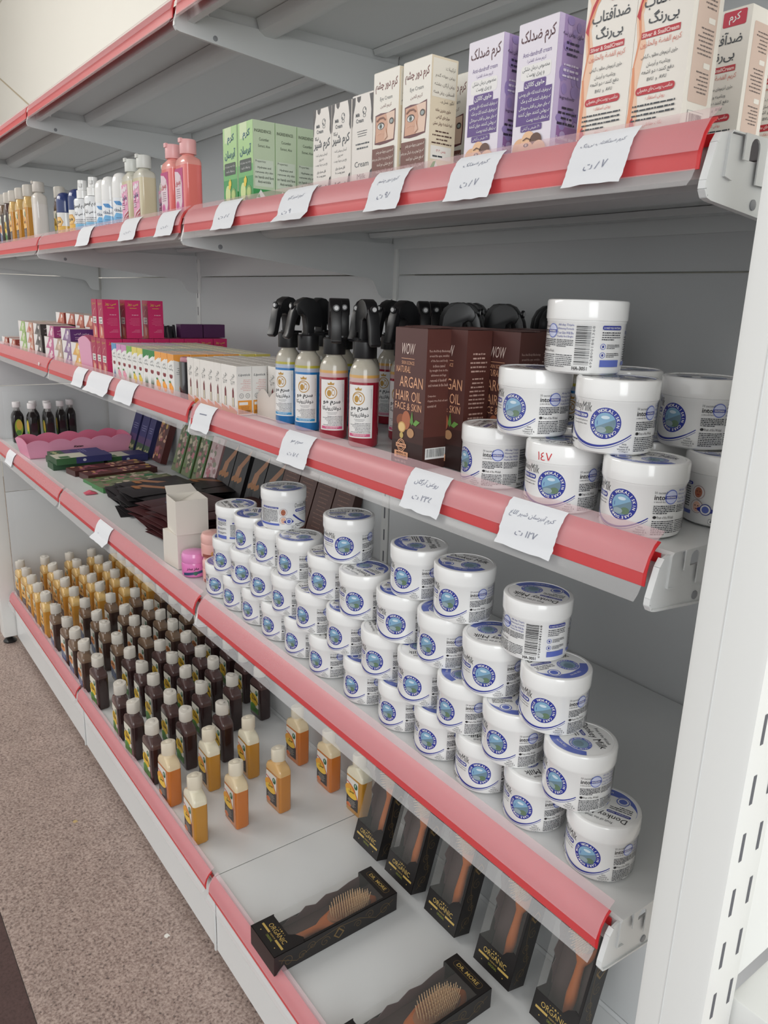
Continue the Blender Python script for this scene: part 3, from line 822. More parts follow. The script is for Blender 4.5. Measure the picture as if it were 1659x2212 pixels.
for i, t in enumerate(('برطرف کننده لکه های پوستی', 'برطرف کننده کک و مک', 'جای جوش و آفتاب سوختگی', 'روشن کننده، جوان کننده', 'شفاف کننده پوست')):
    F.text(t, 0.0430, 0.0580 - i * 0.0058, 0.0044, WHITE, 'r', bold=0.01, w=[0.037, 0.034, 0.036, 0.036, 0.025][i])
    F.curve([(0.0440, 0.0600 - i * 0.0058), (0.0446, 0.0590 - i * 0.0058), (0.0460, 0.0612 - i * 0.0058)], 0.0005, WHITE)
F.rrect(0.0110, 0.0275, 0.0380, 0.0330, 0.0012, PU); F.up(); F.text('۹۰٪ طبیعی و گیاهی', 0.0245, 0.0283, 0.0036, WHITE, 'c', w=0.023)
for cx, cy, rr, cc in ((0.012, 0.012, 0.010, rgb(226, 178, 138)), (0.022, 0.019, 0.0085, rgb(232, 190, 150)), (0.032, 0.017, 0.0080, rgb(96, 66, 52)), (0.036, 0.008, 0.0100, rgb(236, 196, 160)), (0.020, 0.008, 0.011, rgb(234, 188, 150))):
    F.up(); F.ell(cx, cy, rr, rr, cc, 24)
F.up(); F.ell(0.0205, 0.0150, 0.0034, 0.0017, rgb(50, 34, 30), 20); F.up(); F.ell(0.0205, 0.0150, 0.0014, 0.0012, rgb(190, 180, 170), 12)
F.curve([(0.016, 0.0195), (0.0205, 0.0215), (0.0255, 0.0195)], 0.0010, rgb(90, 56, 40))
F.ell(0.0110, 0.0010, 0.0045, 0.0018, rgb(196, 96, 84), 14)
S = Art(); S.rect(0, 0, 0.038, 0.122, rgb(164, 140, 184)); S.up(); S.rect(0, 0.0, 0.007, 0.122, rgb(204, 188, 218)); S.rect(0.007, 0, 0.038, 0.030, rgb(146, 104, 156))
rn = random.Random(4)
for k in range(26): S.up(0.06).ell(rn.uniform(0.008, 0.034), rn.uniform(0.02, 0.118), rn.uniform(.003, .006), rn.uniform(.003, .007), rn.choice([rgb(150, 130, 182), rgb(180, 158, 198), rgb(140, 112, 170)]), 10)
S.up(); S.text('حاوی: روغن پنبه', 0.020, 0.104, 0.005, rgb(50, 40, 70), 'c', w=0.028); S.lines(0.008, 0.088, 0.032, 0.102, 3, rgb(50, 40, 70), 0.45, 'c', 41, 4); S.lines(0.008, 0.070, 0.032, 0.084, 3, rgb(214, 204, 224), 0.45, 'c', 42, 4)
S.text('Ingredients', 0.018, 0.052, 0.0034, rgb(50, 40, 60), 'c', w=0.020); S.lines(0.006, 0.030, 0.034, 0.048, 4, rgb(50, 40, 60), 0.45, 'c', 43, 4)
S.text('Removes skin', 0.019, 0.018, 0.0034, rgb(224, 214, 228), 'c', w=0.024); S.text('blemishes caused', 0.019, 0.012, 0.0034, rgb(224, 214, 228), 'c', w=0.028); S.text('by pregnancy', 0.019, 0.006, 0.0034, rgb(224, 214, 228), 'c', w=0.024)
p_ = carton('spot_cream_box', w_, d_, h_, LIL, F, S)
place_all(p_, [(-0.2080, 0.049, ZA, 0, 'lilac and purple spot cream box, the right one of the two'),
    (-0.2790, 0.050, ZA, 0, 'lilac and purple spot cream box, the left one of the two')], 'cosmetics box', 'purple boxes on the second shelf')

# ---- eye cream boxes
w_, d_, h_ = 0.0495, 0.038, 0.1245
BR = rgb(112, 66, 56); IV = rgb(232, 228, 218)
F = Art()
F.text('کرم دور چشم', 0.0250, 0.1020, 0.0130, rgb(110, 46, 44), 'c', bold=0.025, w=0.043)
F.text('Eye Cream', 0.0250, 0.0920, 0.0052, GREYT, 'c', w=0.024)
F.text('کریم للعین', 0.0250, 0.0840, 0.0052, rgb(110, 46, 44), 'c', w=0.022)
F.poly([(0.0045, 0.0785), (0.015, 0.0800), (0.030, 0.0790), (0.0440, 0.0815), (0.0445, 0.065), (0.0430, 0.0480), (0.028, 0.0460), (0.015, 0.0455), (0.0040, 0.0470), (0.0050, 0.062)], rgb(96, 42, 50)); F.up()
F.poly([(0.0065, 0.0770), (0.0425, 0.0795), (0.0430, 0.065), (0.0415, 0.0495), (0.0060, 0.0485)], rgb(226, 196, 176)); F.up()
F.poly([(0.0065, 0.0770), (0.026, 0.0782), (0.030, 0.066), (0.026, 0.0490), (0.0060, 0.0485)], rgb(206, 158, 132)); F.up()
F.ell(0.0165, 0.0660, 0.0070, 0.0040, rgb(60, 44, 40), 22).up(); F.ell(0.0165, 0.0655, 0.0060, 0.0030, rgb(222, 222, 220), 20).up(); F.ell(0.0165, 0.0656, 0.0028, 0.0028, rgb(96, 116, 110), 16).up(); F.ell(0.0165, 0.0656, 0.0012, 0.0012, BLK, 10)
F.curve([(0.0085, 0.0715), (0.014, 0.0745), (0.021, 0.0745), (0.0255, 0.0715)], 0.0018, rgb(120, 76, 58))
F.ell(0.0375, 0.0690, 0.0042, 0.0034, rgb(60, 44, 40), 18).up(); F.ell(0.0378, 0.0686, 0.0030, 0.0022, rgb(150, 160, 158), 14)
for k in range(5): F.ell(0.011 + k * 0.0028, 0.0585 - 0.0006 * abs(k - 2), 0.0004, 0.0007, rgb(228, 196, 176), 8)
F.poly([(0.0260, 0.0640), (0.0300, 0.0530), (0.0270, 0.0510), (0.0240, 0.0500)], rgb(216, 176, 152))
F.rect(0.0010, 0.0040, 0.0440, 0.0420, BR); F.up()
for i, t in enumerate(('ضدچین و چروک دور چشم', 'رفع کبودی و پف کردگی دور چشم', 'رفع خشکی، نرم کننده', 'مغذی و آبرسان، ویتامینه', 'مناسب خانم ها و آقایان')):
    F.text(t, 0.0395, 0.0345 - i * 0.0070, 0.0048, rgb(236, 224, 214), 'r', bold=0.01, w=[0.030, 0.038, 0.028, 0.030, 0.030][i])
    F.curve([(0.0405, 0.0375 - i * 0.0070), (0.0412, 0.0362 - i * 0.0070), (0.0428, 0.0388 - i * 0.0070)], 0.0006, rgb(236, 224, 214))
S = Art(); S.rect(0.0, 0, 0.038, 0.124, rgb(228, 214, 188)); S.up(); S.rect(0.002, 0.084, 0.036, 0.122, rgb(236, 230, 216)); S.up()
for i, t in enumerate(('ترکیبات:', 'روغن جوانه گندم', 'روغن آرگان، بنفشه', 'اقسنطین، روغن هسته', 'انگور، عسل و...')):
    S.text(t, 0.034, 0.1110 - i * 0.0082, 0.0048, rgb(70, 52, 50), 'r', w=[0.014, 0.028, 0.029, 0.030, 0.020][i])
for i, t in enumerate(('حاوی بهترین ماده', 'موثرهای گیاهی', 'تهیه شده به روش سنتی')): S.text(t, 0.019, 0.0690 - i * 0.0068, 0.0045, rgb(96, 52, 44), 'c', bold=0.01, w=[0.022, 0.020, 0.028][i])
S.lines(0.004, 0.036, 0.034, 0.052, 4, rgb(90, 64, 56), 0.42, 'c', 51, 4)
S.rect(0.003, 0.021, 0.033, 0.035, rgb(236, 232, 224)); S.up(); S.text('بهمن ۱۴۰۳', 0.018, 0.028, 0.0034, rgb(190, 70, 80), 'c', w=0.014); S.lines(0.006, 0.0225, 0.031, 0.026, 1, GREYT, 0.5, 'j', 52, 4)
S.poly([(0.001, 0.003), (0.010, 0.0205), (0.021, 0.003)], WHITE); S.up(); S.poly([(0.003, 0.012), (0.007, 0.018), (0.011, 0.0195), (0.008, 0.010)], rgb(60, 160, 80)); S.ell(0.016, 0.006, 0.003, 0.003, rgb(190, 40, 50), 12)
S.up(); S.text('تولید', 0.010, 0.0022, 0.0070, BLK, 'c', bold=0.03, w=0.016); S.rrect(0.022, 0.005, 0.034, 0.014, 0.002, RD); S.up(); S.text('Powder', 0.028, 0.0095, 0.0022, WHITE, 'c', w=0.009)
p_ = carton('eye_cream_box', w_, d_, h_, IV, F, S, topc=rgb(224, 216, 196))
place_all(p_, [(-0.3870, 0.049, ZA, 0, 'ivory eye cream box showing its text side, right of its twin'),
    (-0.4440, 0.049, ZA, 0, 'ivory eye cream box with a pictured eye, left of its twin'),
    (-0.4080, 0.122, ZA, 0, 'ivory eye cream box in the second row, behind the right one')], 'cosmetics box', 'eye cream boxes on the second shelf')

# ---- cow spotted milk cream boxes
w_, d_, h_ = 0.0440, 0.034, 0.106
OW = rgb(226, 221, 214)
def milk_art(flip=False):
    F = Art()
    BK = rgb(52, 48, 50)
    F.poly([(0, 0.106), (0.0065, 0.106), (0.006, 0.098), (0.0025, 0.088), (0.0012, 0.075), (0, 0.072)], BK)
    F.poly([(0.0095, 0.106), (0.0180, 0.106), (0.0172, 0.1015), (0.0140, 0.0990), (0.0105, 0.1015)], BK)
    F.poly([(0.044, 0.106), (0.036, 0.106), (0.0385, 0.098), (0.0405, 0.088), (0.0400, 0.078), (0.0425, 0.072), (0.044, 0.074)], BK)
    F.poly([(0, 0), (0.006, 0), (0.0055, 0.006), (0.003, 0.010), (0, 0.011)], BK)
    F.poly([(0.044, 0), (0.036, 0), (0.0375, 0.010), (0.0405, 0.020), (0.044, 0.022)], BK)
    F.text('Milk', 0.0120, 0.0835, 0.0040, GREYT, 'c', bold=0.03, w=0.009); F.text('Cream', 0.0165, 0.0765, 0.0048, GREYT, 'c', bold=0.02, w=0.016)
    F.ell(0.0260, 0.0890, 0.0040, 0.0042, GREYT, 18, inner=0.82); F.ell(0.0240, 0.0870, 0.0012, 0.0016, GREYT, 10); F.ell(0.0285, 0.0905, 0.0012, 0.0014, GREYT, 10); F.ell(0.0262, 0.0835, 0.0030, 0.0020, GREYT, 14, inner=0.75)
    if not flip:
        F.text('کرم شیر', 0.0215, 0.0540, 0.0155, GREYT, 'c', bold=0.025, w=0.040); F.text('نیکا', 0.0090, 0.0680, 0.0050, GREYT, 'c', bold=0.02, w=0.009)
        for i, t in enumerate(('آبرسان و روشن کننده', 'ضد پیری', 'رفع چین و چروک پوست')): F.text(t, 0.0210, 0.0480 - i * 0.0062, 0.0042, GREYT, 'c', w=[0.029, 0.012, 0.030][i])
        F.text('قابل مصرف برای', 0.0210, 0.0270, 0.0040, GREYT, 'c', bold=0.01, w=0.022); F.text('عموم پوست ها', 0.0210, 0.0215, 0.0040, GREYT, 'c', bold=0.01, w=0.022)
        F.text('نیکا', 0.0220, 0.004, 0.0090, BK, 'c', bold=0.03, w=0.026)
    else:
        F.lines(0.008, 0.060, 0.036, 0.068, 3, GREYT, 0.35, 'c', 61, 4); F.lines(0.008, 0.045, 0.038, 0.055, 2, GREYT, 0.4, 'c', 62, 4)
        F.text('Cream', 0.0220, 0.026, 0.0065, GREYT, 'c', w=0.030, rot=0); F.text('Milk', 0.0220, 0.012, 0.0060, GREYT, 'c', w=0.018)
    return F
S = Art(); S.lines(0.006, 0.01, 0.012, 0.098, 22, GREYT, 0.5, 'c', 63, 2)
p_ = carton('milk_cream_box', w_, d_, h_, OW, milk_art(), S)
place_all(p_, [(-0.5840, 0.047, ZA, 0, 'white cow-spotted milk cream box, left one of the three'),
    (-0.5385, 0.047, ZA, 0, 'white cow-spotted milk cream box, middle one of the three')], 'cosmetics box', 'cow-spotted boxes on the second shelf')
p_ = carton('milk_cream_box', w_, d_, h_ + 0.002, OW, milk_art(True), S)
place_all(p_, [(-0.4930, 0.048, ZA, 0, 'white cow-spotted milk cream box showing its back, beside the eye cream')], 'cosmetics box', 'cow-spotted boxes on the second shelf')

# ---- green moisturiser boxes
w_, d_, h_ = 0.0490, 0.0375, 0.1225
G1 = rgb(150, 196, 128); G2 = rgb(62, 150, 84); G3 = rgb(204, 222, 176)
F = Art(); F.rect(0, 0.055, w_, h_, rgb(168, 206, 140)); F.rect(0, 0, w_, 0.055, G2); F.rect(0, 0.045, w_, 0.062, rgb(112, 178, 108)); F.up(); F.rect(0.006, 0.10, 0.03, h_, G3); F.up()
F.text('کرم', 0.0280, 0.0970, 0.0150, rgb(40, 96, 110), 'c', bold=0.035, w=0.024); F.text('آبرسان', 0.0250, 0.0740, 0.0165, rgb(40, 96, 110), 'c', bold=0.035, w=0.038)
F.rrect(0.0050, 0.0520, 0.0440, 0.0700, 0.002, rgb(62, 72, 66)); F.up(); F.text('نرم کننده پوست و روشن کننده', 0.0245, 0.0625, 0.0042, WHITE, 'c', w=0.035); F.text('و شفاف کننده', 0.0245, 0.0550, 0.0045, WHITE, 'c', w=0.030)
F.ell(0.016, 0.024, 0.009, 0.013, rgb(206, 220, 150), 22); F.ell(0.035, 0.022, 0.009, 0.010, rgb(126, 160, 88), 22); F.up(); F.ell(0.035, 0.022, 0.006, 0.007, rgb(180, 200, 120), 20); F.ell(0.028, 0.010, 0.005, 0.006, rgb(70, 92, 60), 18); F.ell(0.020, 0.006, 0.007, 0.006, rgb(220, 226, 190), 18)
for k in range(5): F.ell(0.0235 + 0.003 * math.cos(k * 1.257), 0.038 + 0.004 * math.sin(k * 1.257 + 0.3), 0.0022, 0.0042, rgb(232, 200, 62), 12)
S = Art(); S.rect(0, 0.024, d_, h_, rgb(190, 206, 176)); S.rect(0, 0, d_, 0.026, G2); S.up(); S.rect(0.003, 0.030, d_ - 0.003, 0.068, rgb(204, 214, 196)); S.up()
S.text('INGREDIENCE:', 0.0170, 0.1060, 0.0042, rgb(60, 66, 50), 'c', bold=0.01, w=0.029); S.text('Cucumber', 0.0190, 0.0945, 0.0042, rgb(40, 52, 40), 'c', w=0.017); S.text('Extract, Aloe', 0.0190, 0.0850, 0.0042, rgb(40, 52, 40), 'c', w=0.020)
S.text('Properties:', 0.0130, 0.0630, 0.0042, rgb(40, 52, 40), 'c', w=0.018)
for i, t in enumerate(('Hydrates and', 'removes dry skin', 'on hands and face', 'Anti-wrinkle')): S.text(t, 0.0190, 0.0545 - i * 0.0066, 0.0040, rgb(40, 52, 40), 'c', bold=0.01, w=[0.023, 0.030, 0.032, 0.022][i])
S.poly([(0.004, 0.011), (0.0125, 0.0255), (0.024, 0.011), (0.014, -0.0)], rgb(226, 230, 226)); S.up(); S.poly([(0.006, 0.014), (0.010, 0.020), (0.012, 0.014)], rgb(60, 150, 80)); S.ell(0.019, 0.010, 0.003, 0.003, rgb(196, 50, 56), 12); S.up(); S.text('تولید', 0.0135, 0.005, 0.0070, BLK, 'c', bold=0.03, w=0.017)
p_ = carton('moisturiser_box', w_, d_, h_, G1, F, S, topc=G3)
place_all(p_, [(-0.8060, 0.0490, ZA, 0, 'green cucumber moisturiser box, front of the right column'),
    (-0.8060, 0.0875, ZA, 0, 'green cucumber moisturiser box, second in the right column'),
    (-0.8060, 0.1260, ZA, 0, 'green cucumber moisturiser box, third in the right column'),
    (-0.8600, 0.0490, ZA, 0, 'green cucumber moisturiser box in front, left of the right column'),
    (-0.9200, 0.0880, ZA, 0, 'green cucumber moisturiser box, just peeking out at far left')], 'cosmetics box', 'green boxes on the second shelf')

# ================================================================ bottles on the second shelf
def rrect_ring(hx, hy, r, z, n=5):
    r = min(r, hx * .98, hy * .98); pts = []
    for cx, cy, a in ((hx - r, hy - r, 0), (-hx + r, hy - r, PI / 2), (-hx + r, -hy + r, PI), (hx - r, -hy + r, 3 * PI / 2)):
        pts += [(cx + r * math.cos(a + PI / 2 * k / n), cy + r * math.sin(a + PI / 2 * k / n), z) for k in range(n + 1)]
    return pts
def flat_bottle(name, hx, hy, hb, ht, body, shoulder, capc, label, rc=0.010, cap_r=0.0125, nub=True, neck=0.010, capname='flip_cap', level=None, mats='gloss'):
    """rectangular bottle with rounded corners: body to hb, cap top at ht"""
    r = empty(name); m = MB()
    hs = hb + (ht - hb) * 0.32; hc = ht - (ht - hb) * (0.62 if nub else 0.56)
    lv = level if level else hb * 0.86
    rings = [rrect_ring(hx * .93, hy * .9, rc, 0), rrect_ring(hx, hy, rc, 0.004), rrect_ring(hx, hy, rc, lv), rrect_ring(hx, hy, rc, hb), rrect_ring(hx * 0.86, hy * 0.94, rc, hb + (hs - hb) * 0.5), rrect_ring(neck * 1.15, neck * 1.1, neck, hs), rrect_ring(neck, neck, neck, hc + 0.001)]
    m.loft(rings, body, cols=[body, body, shoulder, shoulder, shoulder, shoulder])
    m.build('bottle', M[mats], r, recalc=False)
    m = MB()
    m.lathe([(cap_r * 0.97, hc), (cap_r, hc + 0.001), (cap_r * 0.99, ht - 0.003), (cap_r * 0.93, ht - 0.0006), (cap_r * 0.5, ht + 0.0004), (0.0, ht + 0.0006)], 28, capc, cap=(True, False))
    if nub:
        m.box(-0.005, 0.005, -cap_r - 0.0016, -cap_r + 0.003, ht - 0.006, ht + 0.0010, capc)
    if not nub:
        for q in range(len(m.v)):
            x_, y_, z_ = m.v[q]; a_ = math.atan2(y_, x_); k_ = 1 + 0.035 * math.sin(3 * a_) + 0.03 * math.sin(5 * a_ + 1)
            m.v[q] = (x_ * k_, y_ * k_, z_ + (0.0035 * (x_ / cap_r) if z_ > ht - 0.008 else 0))
        m.lathe([(cap_r * .45, ht - 0.002), (cap_r * .40, ht + 0.0022), (cap_r * .2, ht + 0.0034), (0, ht + 0.0034)], 14, capc, cx=0.002, cap=(True, False))
    m.build(capname, M['satin'], r)
    if label:
        x0, x1, z0, z1, art = label
        m = MB(); m.add([(x0, -hy - 0.0002, z0), (x1, -hy - 0.0002, z0), (x1, -hy - 0.0002, z1), (x0, -hy - 0.0002, z1)], [(0, 1, 2, 3)], art[0])
        art[1].into(m, lambda u, v, e: (x0 + u, -hy - 0.0002 - e, z0 + v))
        m.build('label', M['print'], r, recalc=False)
    return r
# pink lotion bottles
A = Art(); A.poly([(0, 0), (0.036, 0), (0.036, 0.075), (0, 0.075)], rgb(186, 52, 118)); A.up()
A.poly([(0, 0.002), (0.024, 0.002), (0.031, 0.018), (0.031, 0.050), (0.026, 0.062), (0.015, 0.069), (0, 0.071)], rgb(226, 204, 212)); A.up()
A.text('لوسیون', 0.014, 0.044, 0.0150, rgb(190, 44, 60), 'c', bold=0.02, w=0.024); A.lines(0.004, 0.024, 0.026, 0.042, 5, rgb(120, 80, 100), 0.35, 'c', 71, 4)
A.ell(0.010, 0.012, 0.008, 0.008, rgb(214, 120, 168), 20); A.up(); A.ell(0.010, 0.012, 0.0050, 0.0052, rgb(196, 84, 148), 18); A.ell(0.019, 0.007, 0.005, 0.004, rgb(222, 150, 190), 14)
pk = flat_bottle('lotion_bottle', 0.0255, 0.0165, 0.094, 0.134, rgb(232, 122, 118), rgb(236, 160, 152), rgb(236, 178, 178), (-0.024, 0.010, 0.010, 0.085, (rgb(186, 52, 118), A)), cap_r=0.0150, rc=0.007, level=0.090)
place_all(pk, [(-1.0700, 0.049, ZA, 0, 'pink lotion bottle with a pale pink cap at the front, the tallest-looking, middle of three'),
    (-1.1390, 0.049, ZA, 0, 'pink lotion bottle next to the cream bottles, left of three'),
    (-1.0080, 0.120, ZA, 0, 'pink lotion bottle standing back beside the green boxes, right of three')], 'bottle', 'pink lotion bottles')
# cream coloured lotion bottles
A = Art(); A.rect(0, 0, 0.036, 0.076, rgb(228, 160, 190)); A.up()
for k in range(14): A.up(0.06).ell(rn.uniform(.004, .032), rn.uniform(.03, .072), rn.uniform(.002, .006), rn.uniform(.002, .006), rn.choice([rgb(240, 196, 214), rgb(214, 112, 164), rgb(236, 224, 230)]), 12)
A.up(0.1).poly([(0, 0), (0.036, 0), (0.036, 0.024), (0.018, 0.019), (0.006, 0.008)], rgb(170, 58, 84)); A.up(); A.curve([(0.002, 0.006), (0.014, 0.017), (0.036, 0.024)], 0.0016, WHITE); A.curve([(0.008, 0.001), (0.02, 0.012), (0.036, 0.017)], 0.0016, WHITE)
A.rrect(0.014, 0.062, 0.026, 0.071, 0.003, rgb(236, 226, 232)); A.text('وازلین', 0.017, 0.045, 0.0100, rgb(62, 62, 120), 'c', bold=0.03, w=0.026); A.lines(0.004, 0.026, 0.024, 0.042, 4, rgb(110, 70, 100), 0.35, 'l', 72, 4)
ck = flat_bottle('lotion_bottle', 0.0255, 0.0165, 0.094, 0.134, rgb(214, 204, 172), rgb(212, 210, 196), rgb(220, 222, 216), (-0.024, 0.011, 0.008, 0.084, (rgb(228, 160, 190), A)), cap_r=0.0150, rc=0.007, level=0.090)
place_all(ck, [(-1.2950, 0.049, ZA, 0, 'cream-coloured lotion bottle with pink label and white cap, the fuller visible right one'),
    (-1.3650, 0.049, ZA, 0, 'cream-coloured lotion bottle with pink label, half hidden behind its right twin'),
    (-1.3900, 0.140, ZA, 0, 'cream-coloured lotion bottle in the second row behind the pink ones')], 'bottle', 'cream-coloured lotion bottles')
# white domed roll-ons and blue domed roll-ons
def rollon(dome, body, art, name, r=0.0205, h=0.118):
    o = empty(name); m = MB(); hb = h * 0.55
    m.lathe([(r * .9, 0), (r, 0.003), (r, hb)], 32, body, cap=(True, True)); art.into(m, on_cyl(r), 0.0001); m.build('body', M['gloss'], o, recalc=False)
    m = MB(); m.lathe([(r * 1.0, hb), (r * 1.02, hb + 0.002), (r * 1.0, h * 0.80), (r * .9, h * .90), (r * .68, h * .965), (r * .35, h * .995), (0, h)], 32, dome, cap=(True, False)); m.build('dome_cap', M['gloss'], o)
    return o
A = Art(0.005); A.rect(-0.024, 0.003, 0.026, 0.060, rgb(232, 236, 240)); A.up(); A.poly([(-0.02, 0.003), (0.020, 0.003), (0.020, 0.030), (-0.006, 0.034), (-0.02, 0.020)], rgb(110, 176, 222)); A.poly([(-.012, .058), (.004, .058), (.014, .048), (-.004, .05)], rgb(70, 140, 200)); A.up(); A.text('ملحفه', 0.0, 0.036, 0.0090, rgb(50, 70, 100), 'c', bold=0.02, w=0.022); A.lines(-0.01, 0.012, 0.012, 0.026, 3, rgb(80, 110, 150), 0.35, 'c', 73, 4)
ro = rollon(rgb(238, 238, 236), rgb(232, 236, 240), A, 'deodorant')
place_all(ro, [(-1.4550, 0.055, ZA, 45, 'white domed roll-on deodorant with blue label, right one of three'),
    (-1.5320, 0.055, ZA, 45, 'white domed roll-on deodorant with blue label, middle one of three'),
    (-1.5950, 0.060, ZA, 45, 'white domed roll-on deodorant with blue label, left one of three')], 'deodorant', 'white roll-on deodorants')
A = Art(0.005); A.rect(-0.030, 0.003, 0.032, 0.062, rgb(226, 226, 222)); A.up(); A.rect(-0.03, 0.003, 0.032, 0.010, rgb(70, 140, 84)); A.rect(-0.03, 0.010, 0.032, 0.030, rgb(226, 176, 70)); A.up(); A.ell(-0.008, 0.040, 0.014, 0.014, rgb(206, 150, 70), 6); A.up(); A.ell(-0.008, 0.040, 0.0115, 0.0115, rgb(232, 190, 110), 6); A.up(); A.text('مو', -0.008, 0.034, 0.0090, BLK, 'c', bold=0.04, w=0.014); A.text('کرم ضد عرق', 0.004, 0.014, 0.0070, rgb(90, 60, 30), 'c', w=0.034)
rb_ = rollon(rgb(40, 58, 112), rgb(226, 226, 222), A, 'deodorant', 0.0230, 0.115)
place_all(rb_, [(-1.8050, 0.058, ZA, 40, 'blue domed roll-on with yellow and white label, right one next to the spray bottles'),
    (-1.9100, 0.056, ZA, 40, 'blue domed roll-on with yellow and white label, left one of the two')], 'deodorant', 'blue-domed roll-ons')
# white spray bottles
def white_spray():
    o = empty('spray_bottle'); m = MB(); r = 0.0225
    m.lathe([(r * .94, 0), (r, 0.003), (r, 0.080), (r * .93, 0.084), (0.012, 0.086)], 32, rgb(232, 234, 236))
    A = Art(0.005); A.rect(-0.03, 0.003, 0.03, 0.026, rgb(120, 180, 216)); A.poly([(0.014, 0.003), (0.030, 0.003), (0.030, 0.060)], rgb(60, 150, 160)); A.up()
    A.text('دام ایم ایسپری', 0.0, 0.060, 0.0120, BLK, 'c', bold=0.03, w=0.050); A.text('کلید سی تیک', 0.0, 0.044, 0.0100, BLK, 'c', bold=0.02, w=0.040); A.lines(-0.018, 0.026, 0.018, 0.038, 3, TXT, 0.35, 'c', 74, 4)
    A.into(m, on_cyl(r), 0.0001); m.build('bottle', M['gloss'], o, recalc=False)
    m = MB(); m.lathe([(0.0150, 0.086), (0.0150, 0.104), (0.0120, 0.106), (0.0110, 0.122), (0.0105, 0.128)], 28, rgb(238, 238, 236)); m.box(-0.004, 0.004, -0.017, -0.008, 0.112, 0.120, rgb(236, 236, 234)); m.build('pump_head', M['gloss'], o)
    return o
ws = white_spray()
place_all(ws, [(-1.6570, 0.055, ZA, 50, 'white pump spray bottle with black Persian lettering, right one'),
    (-1.7370, 0.053, ZA, 50, 'white pump spray bottle with black Persian lettering, left one'),
    (-1.6700, 0.110, ZA, 20, 'white pump spray bottle of which only the nozzle shows, second row')], 'bottle', 'white pump spray bottles')
# ---- far bottles on the second shelf (far bay)
def herb_label(kind):
    A = Art(); W, H = 0.048, 0.085
    bg = {'amber': rgb(226, 222, 214), 'yellow': rgb(228, 214, 176), 'brown': rgb(220, 216, 206), 'dark': rgb(224, 220, 206)}[kind]
    A.rect(0, 0, W, H, bg); A.up()
    if kind == 'amber':
        A.rect(0, 0, W, 0.036, rgb(58, 54, 56)); A.ell(0.016, 0.050, 0.022, 0.016, rgb(226, 160, 60), 22); A.up(); A.ell(0.020, 0.040, 0.024, 0.012, rgb(232, 190, 70), 22)
        A.curve([(0, 0.070), (0.018, 0.066), (0.034, 0.054), (W, 0.036)], 0.003, rgb(196, 70, 50)); A.ell(0.010, 0.005, 0.010, 0.006, rgb(206, 110, 60), 14)
    elif kind == 'yellow':
        A.rect(0, 0, W, 0.030, rgb(84, 72, 76)); A.ell(0.020, 0.046, 0.024, 0.018, rgb(228, 178, 96), 22); A.curve([(0, 0.068), (0.022, 0.056), (W, 0.044)], 0.003, rgb(196, 80, 60))
    elif kind == 'brown':
        A.poly([(0, 0), (W, 0), (W, 0.022), (0, 0.034)], rgb(74, 96, 136)); A.ell(0.022, 0.044, 0.022, 0.014, rgb(214, 138, 78), 22)
    else:
        A.rect(0, 0, W, 0.020, rgb(70, 120, 56)); A.ell(0.022, 0.044, 0.024, 0.020, rgb(224, 184, 48), 22); A.up(); A.ell(0.016, 0.020, 0.016, 0.010, rgb(96, 150, 70), 18); A.curve([(0, 0.064), (0.022, 0.054), (W, 0.036)], 0.004, rgb(90, 60, 40))
    A.up(); A.ell(0.038, 0.070, 0.0075, 0.0085, rgb(38, 92, 66), 18); A.up(); A.ell(0.037, 0.072, 0.0022, 0.0045, rgb(190, 214, 190), 10)
    A.text({'amber': 'عسل', 'yellow': 'شوید', 'brown': 'سدر', 'dark': 'حنا'}[kind], 0.022, 0.042, 0.012, rgb(70, 44, 34), 'c', bold=0.03, w=0.024)
    A.lines(0.006, 0.006, 0.040, 0.026, 5, rgb(190, 186, 176) if kind in ('amber', 'yellow', 'brown') else rgb(40, 70, 34), 0.35, 'c', 81, 4)
    return A
def herb_bottle(kind, tone=0):
    body, sh = {'amber': [(rgb(196, 112, 44), rgb(226, 206, 170)), (rgb(188, 132, 42), rgb(230, 222, 198)), (rgb(190, 124, 52), rgb(216, 176, 120))][tone], 'yellow': (rgb(206, 146, 62), rgb(220, 184, 120)),
                'brown': (rgb(66, 48, 42), rgb(122, 100, 82)), 'dark': (rgb(50, 32, 32), rgb(84, 64, 62))}[kind]
    return flat_bottle('herbal_bottle', 0.0345, 0.0178, 0.112, 0.1690, body, sh, rgb(212, 206, 196) if kind != 'amber' else rgb(224, 214, 194), (-0.029, 0.019, 0.014, 0.099, (rgb(224, 220, 206), herb_label(kind))), rc=0.007, cap_r=0.0182, nub=False, neck=0.0145, capname='cap', level=0.104)
# ================================================================ base shelf: rows of herbal bottles
ROWY = [0.046, 0.146, 0.245, 0.338, 0.435]
ROWN = ['front row', 'second row', 'third row', 'fourth row', 'back row']
def bottles(kind, cols, colour, grp, protos=None):
    pr = [herb_bottle(kind)] if protos is None else protos
    used = set()
    for r_, xs in enumerate(cols):
        for i, x in enumerate(xs):
            p = pr[(i * 3 + r_ * 2) % len(pr)]
            o = p if id(p) not in used else copy_tree(p); used.add(id(p))
            o.location = (x + random.uniform(-.004, .004), ROWY[r_] + random.uniform(-.003, .003), ZD + 0.0003)
            o.rotation_euler = (0, 0, math.radians(random.uniform(-4, 4)))
            for c in o.children:
                if c.name.startswith('cap'): c.rotation_euler = (0, 0, random.uniform(0, 6.28))
            tag(o, '%s bottle, base shelf %s, %s from left of its colour' % (colour, ROWN[r_], ORD[i]), 'bottle', grp)
    return pr
yx = [-2.938, -2.830, -2.728, -2.627, -2.515]
bottles('yellow', [yx, yx, yx, yx, yx], 'yellow-orange herbal', 'yellow herbal bottles on the base shelf')
bx = [-2.381, -2.244, -2.131, -2.018]
bottles('brown', [bx, bx, bx, bx, bx], 'murky brown herbal', 'brown herbal bottles on the base shelf')
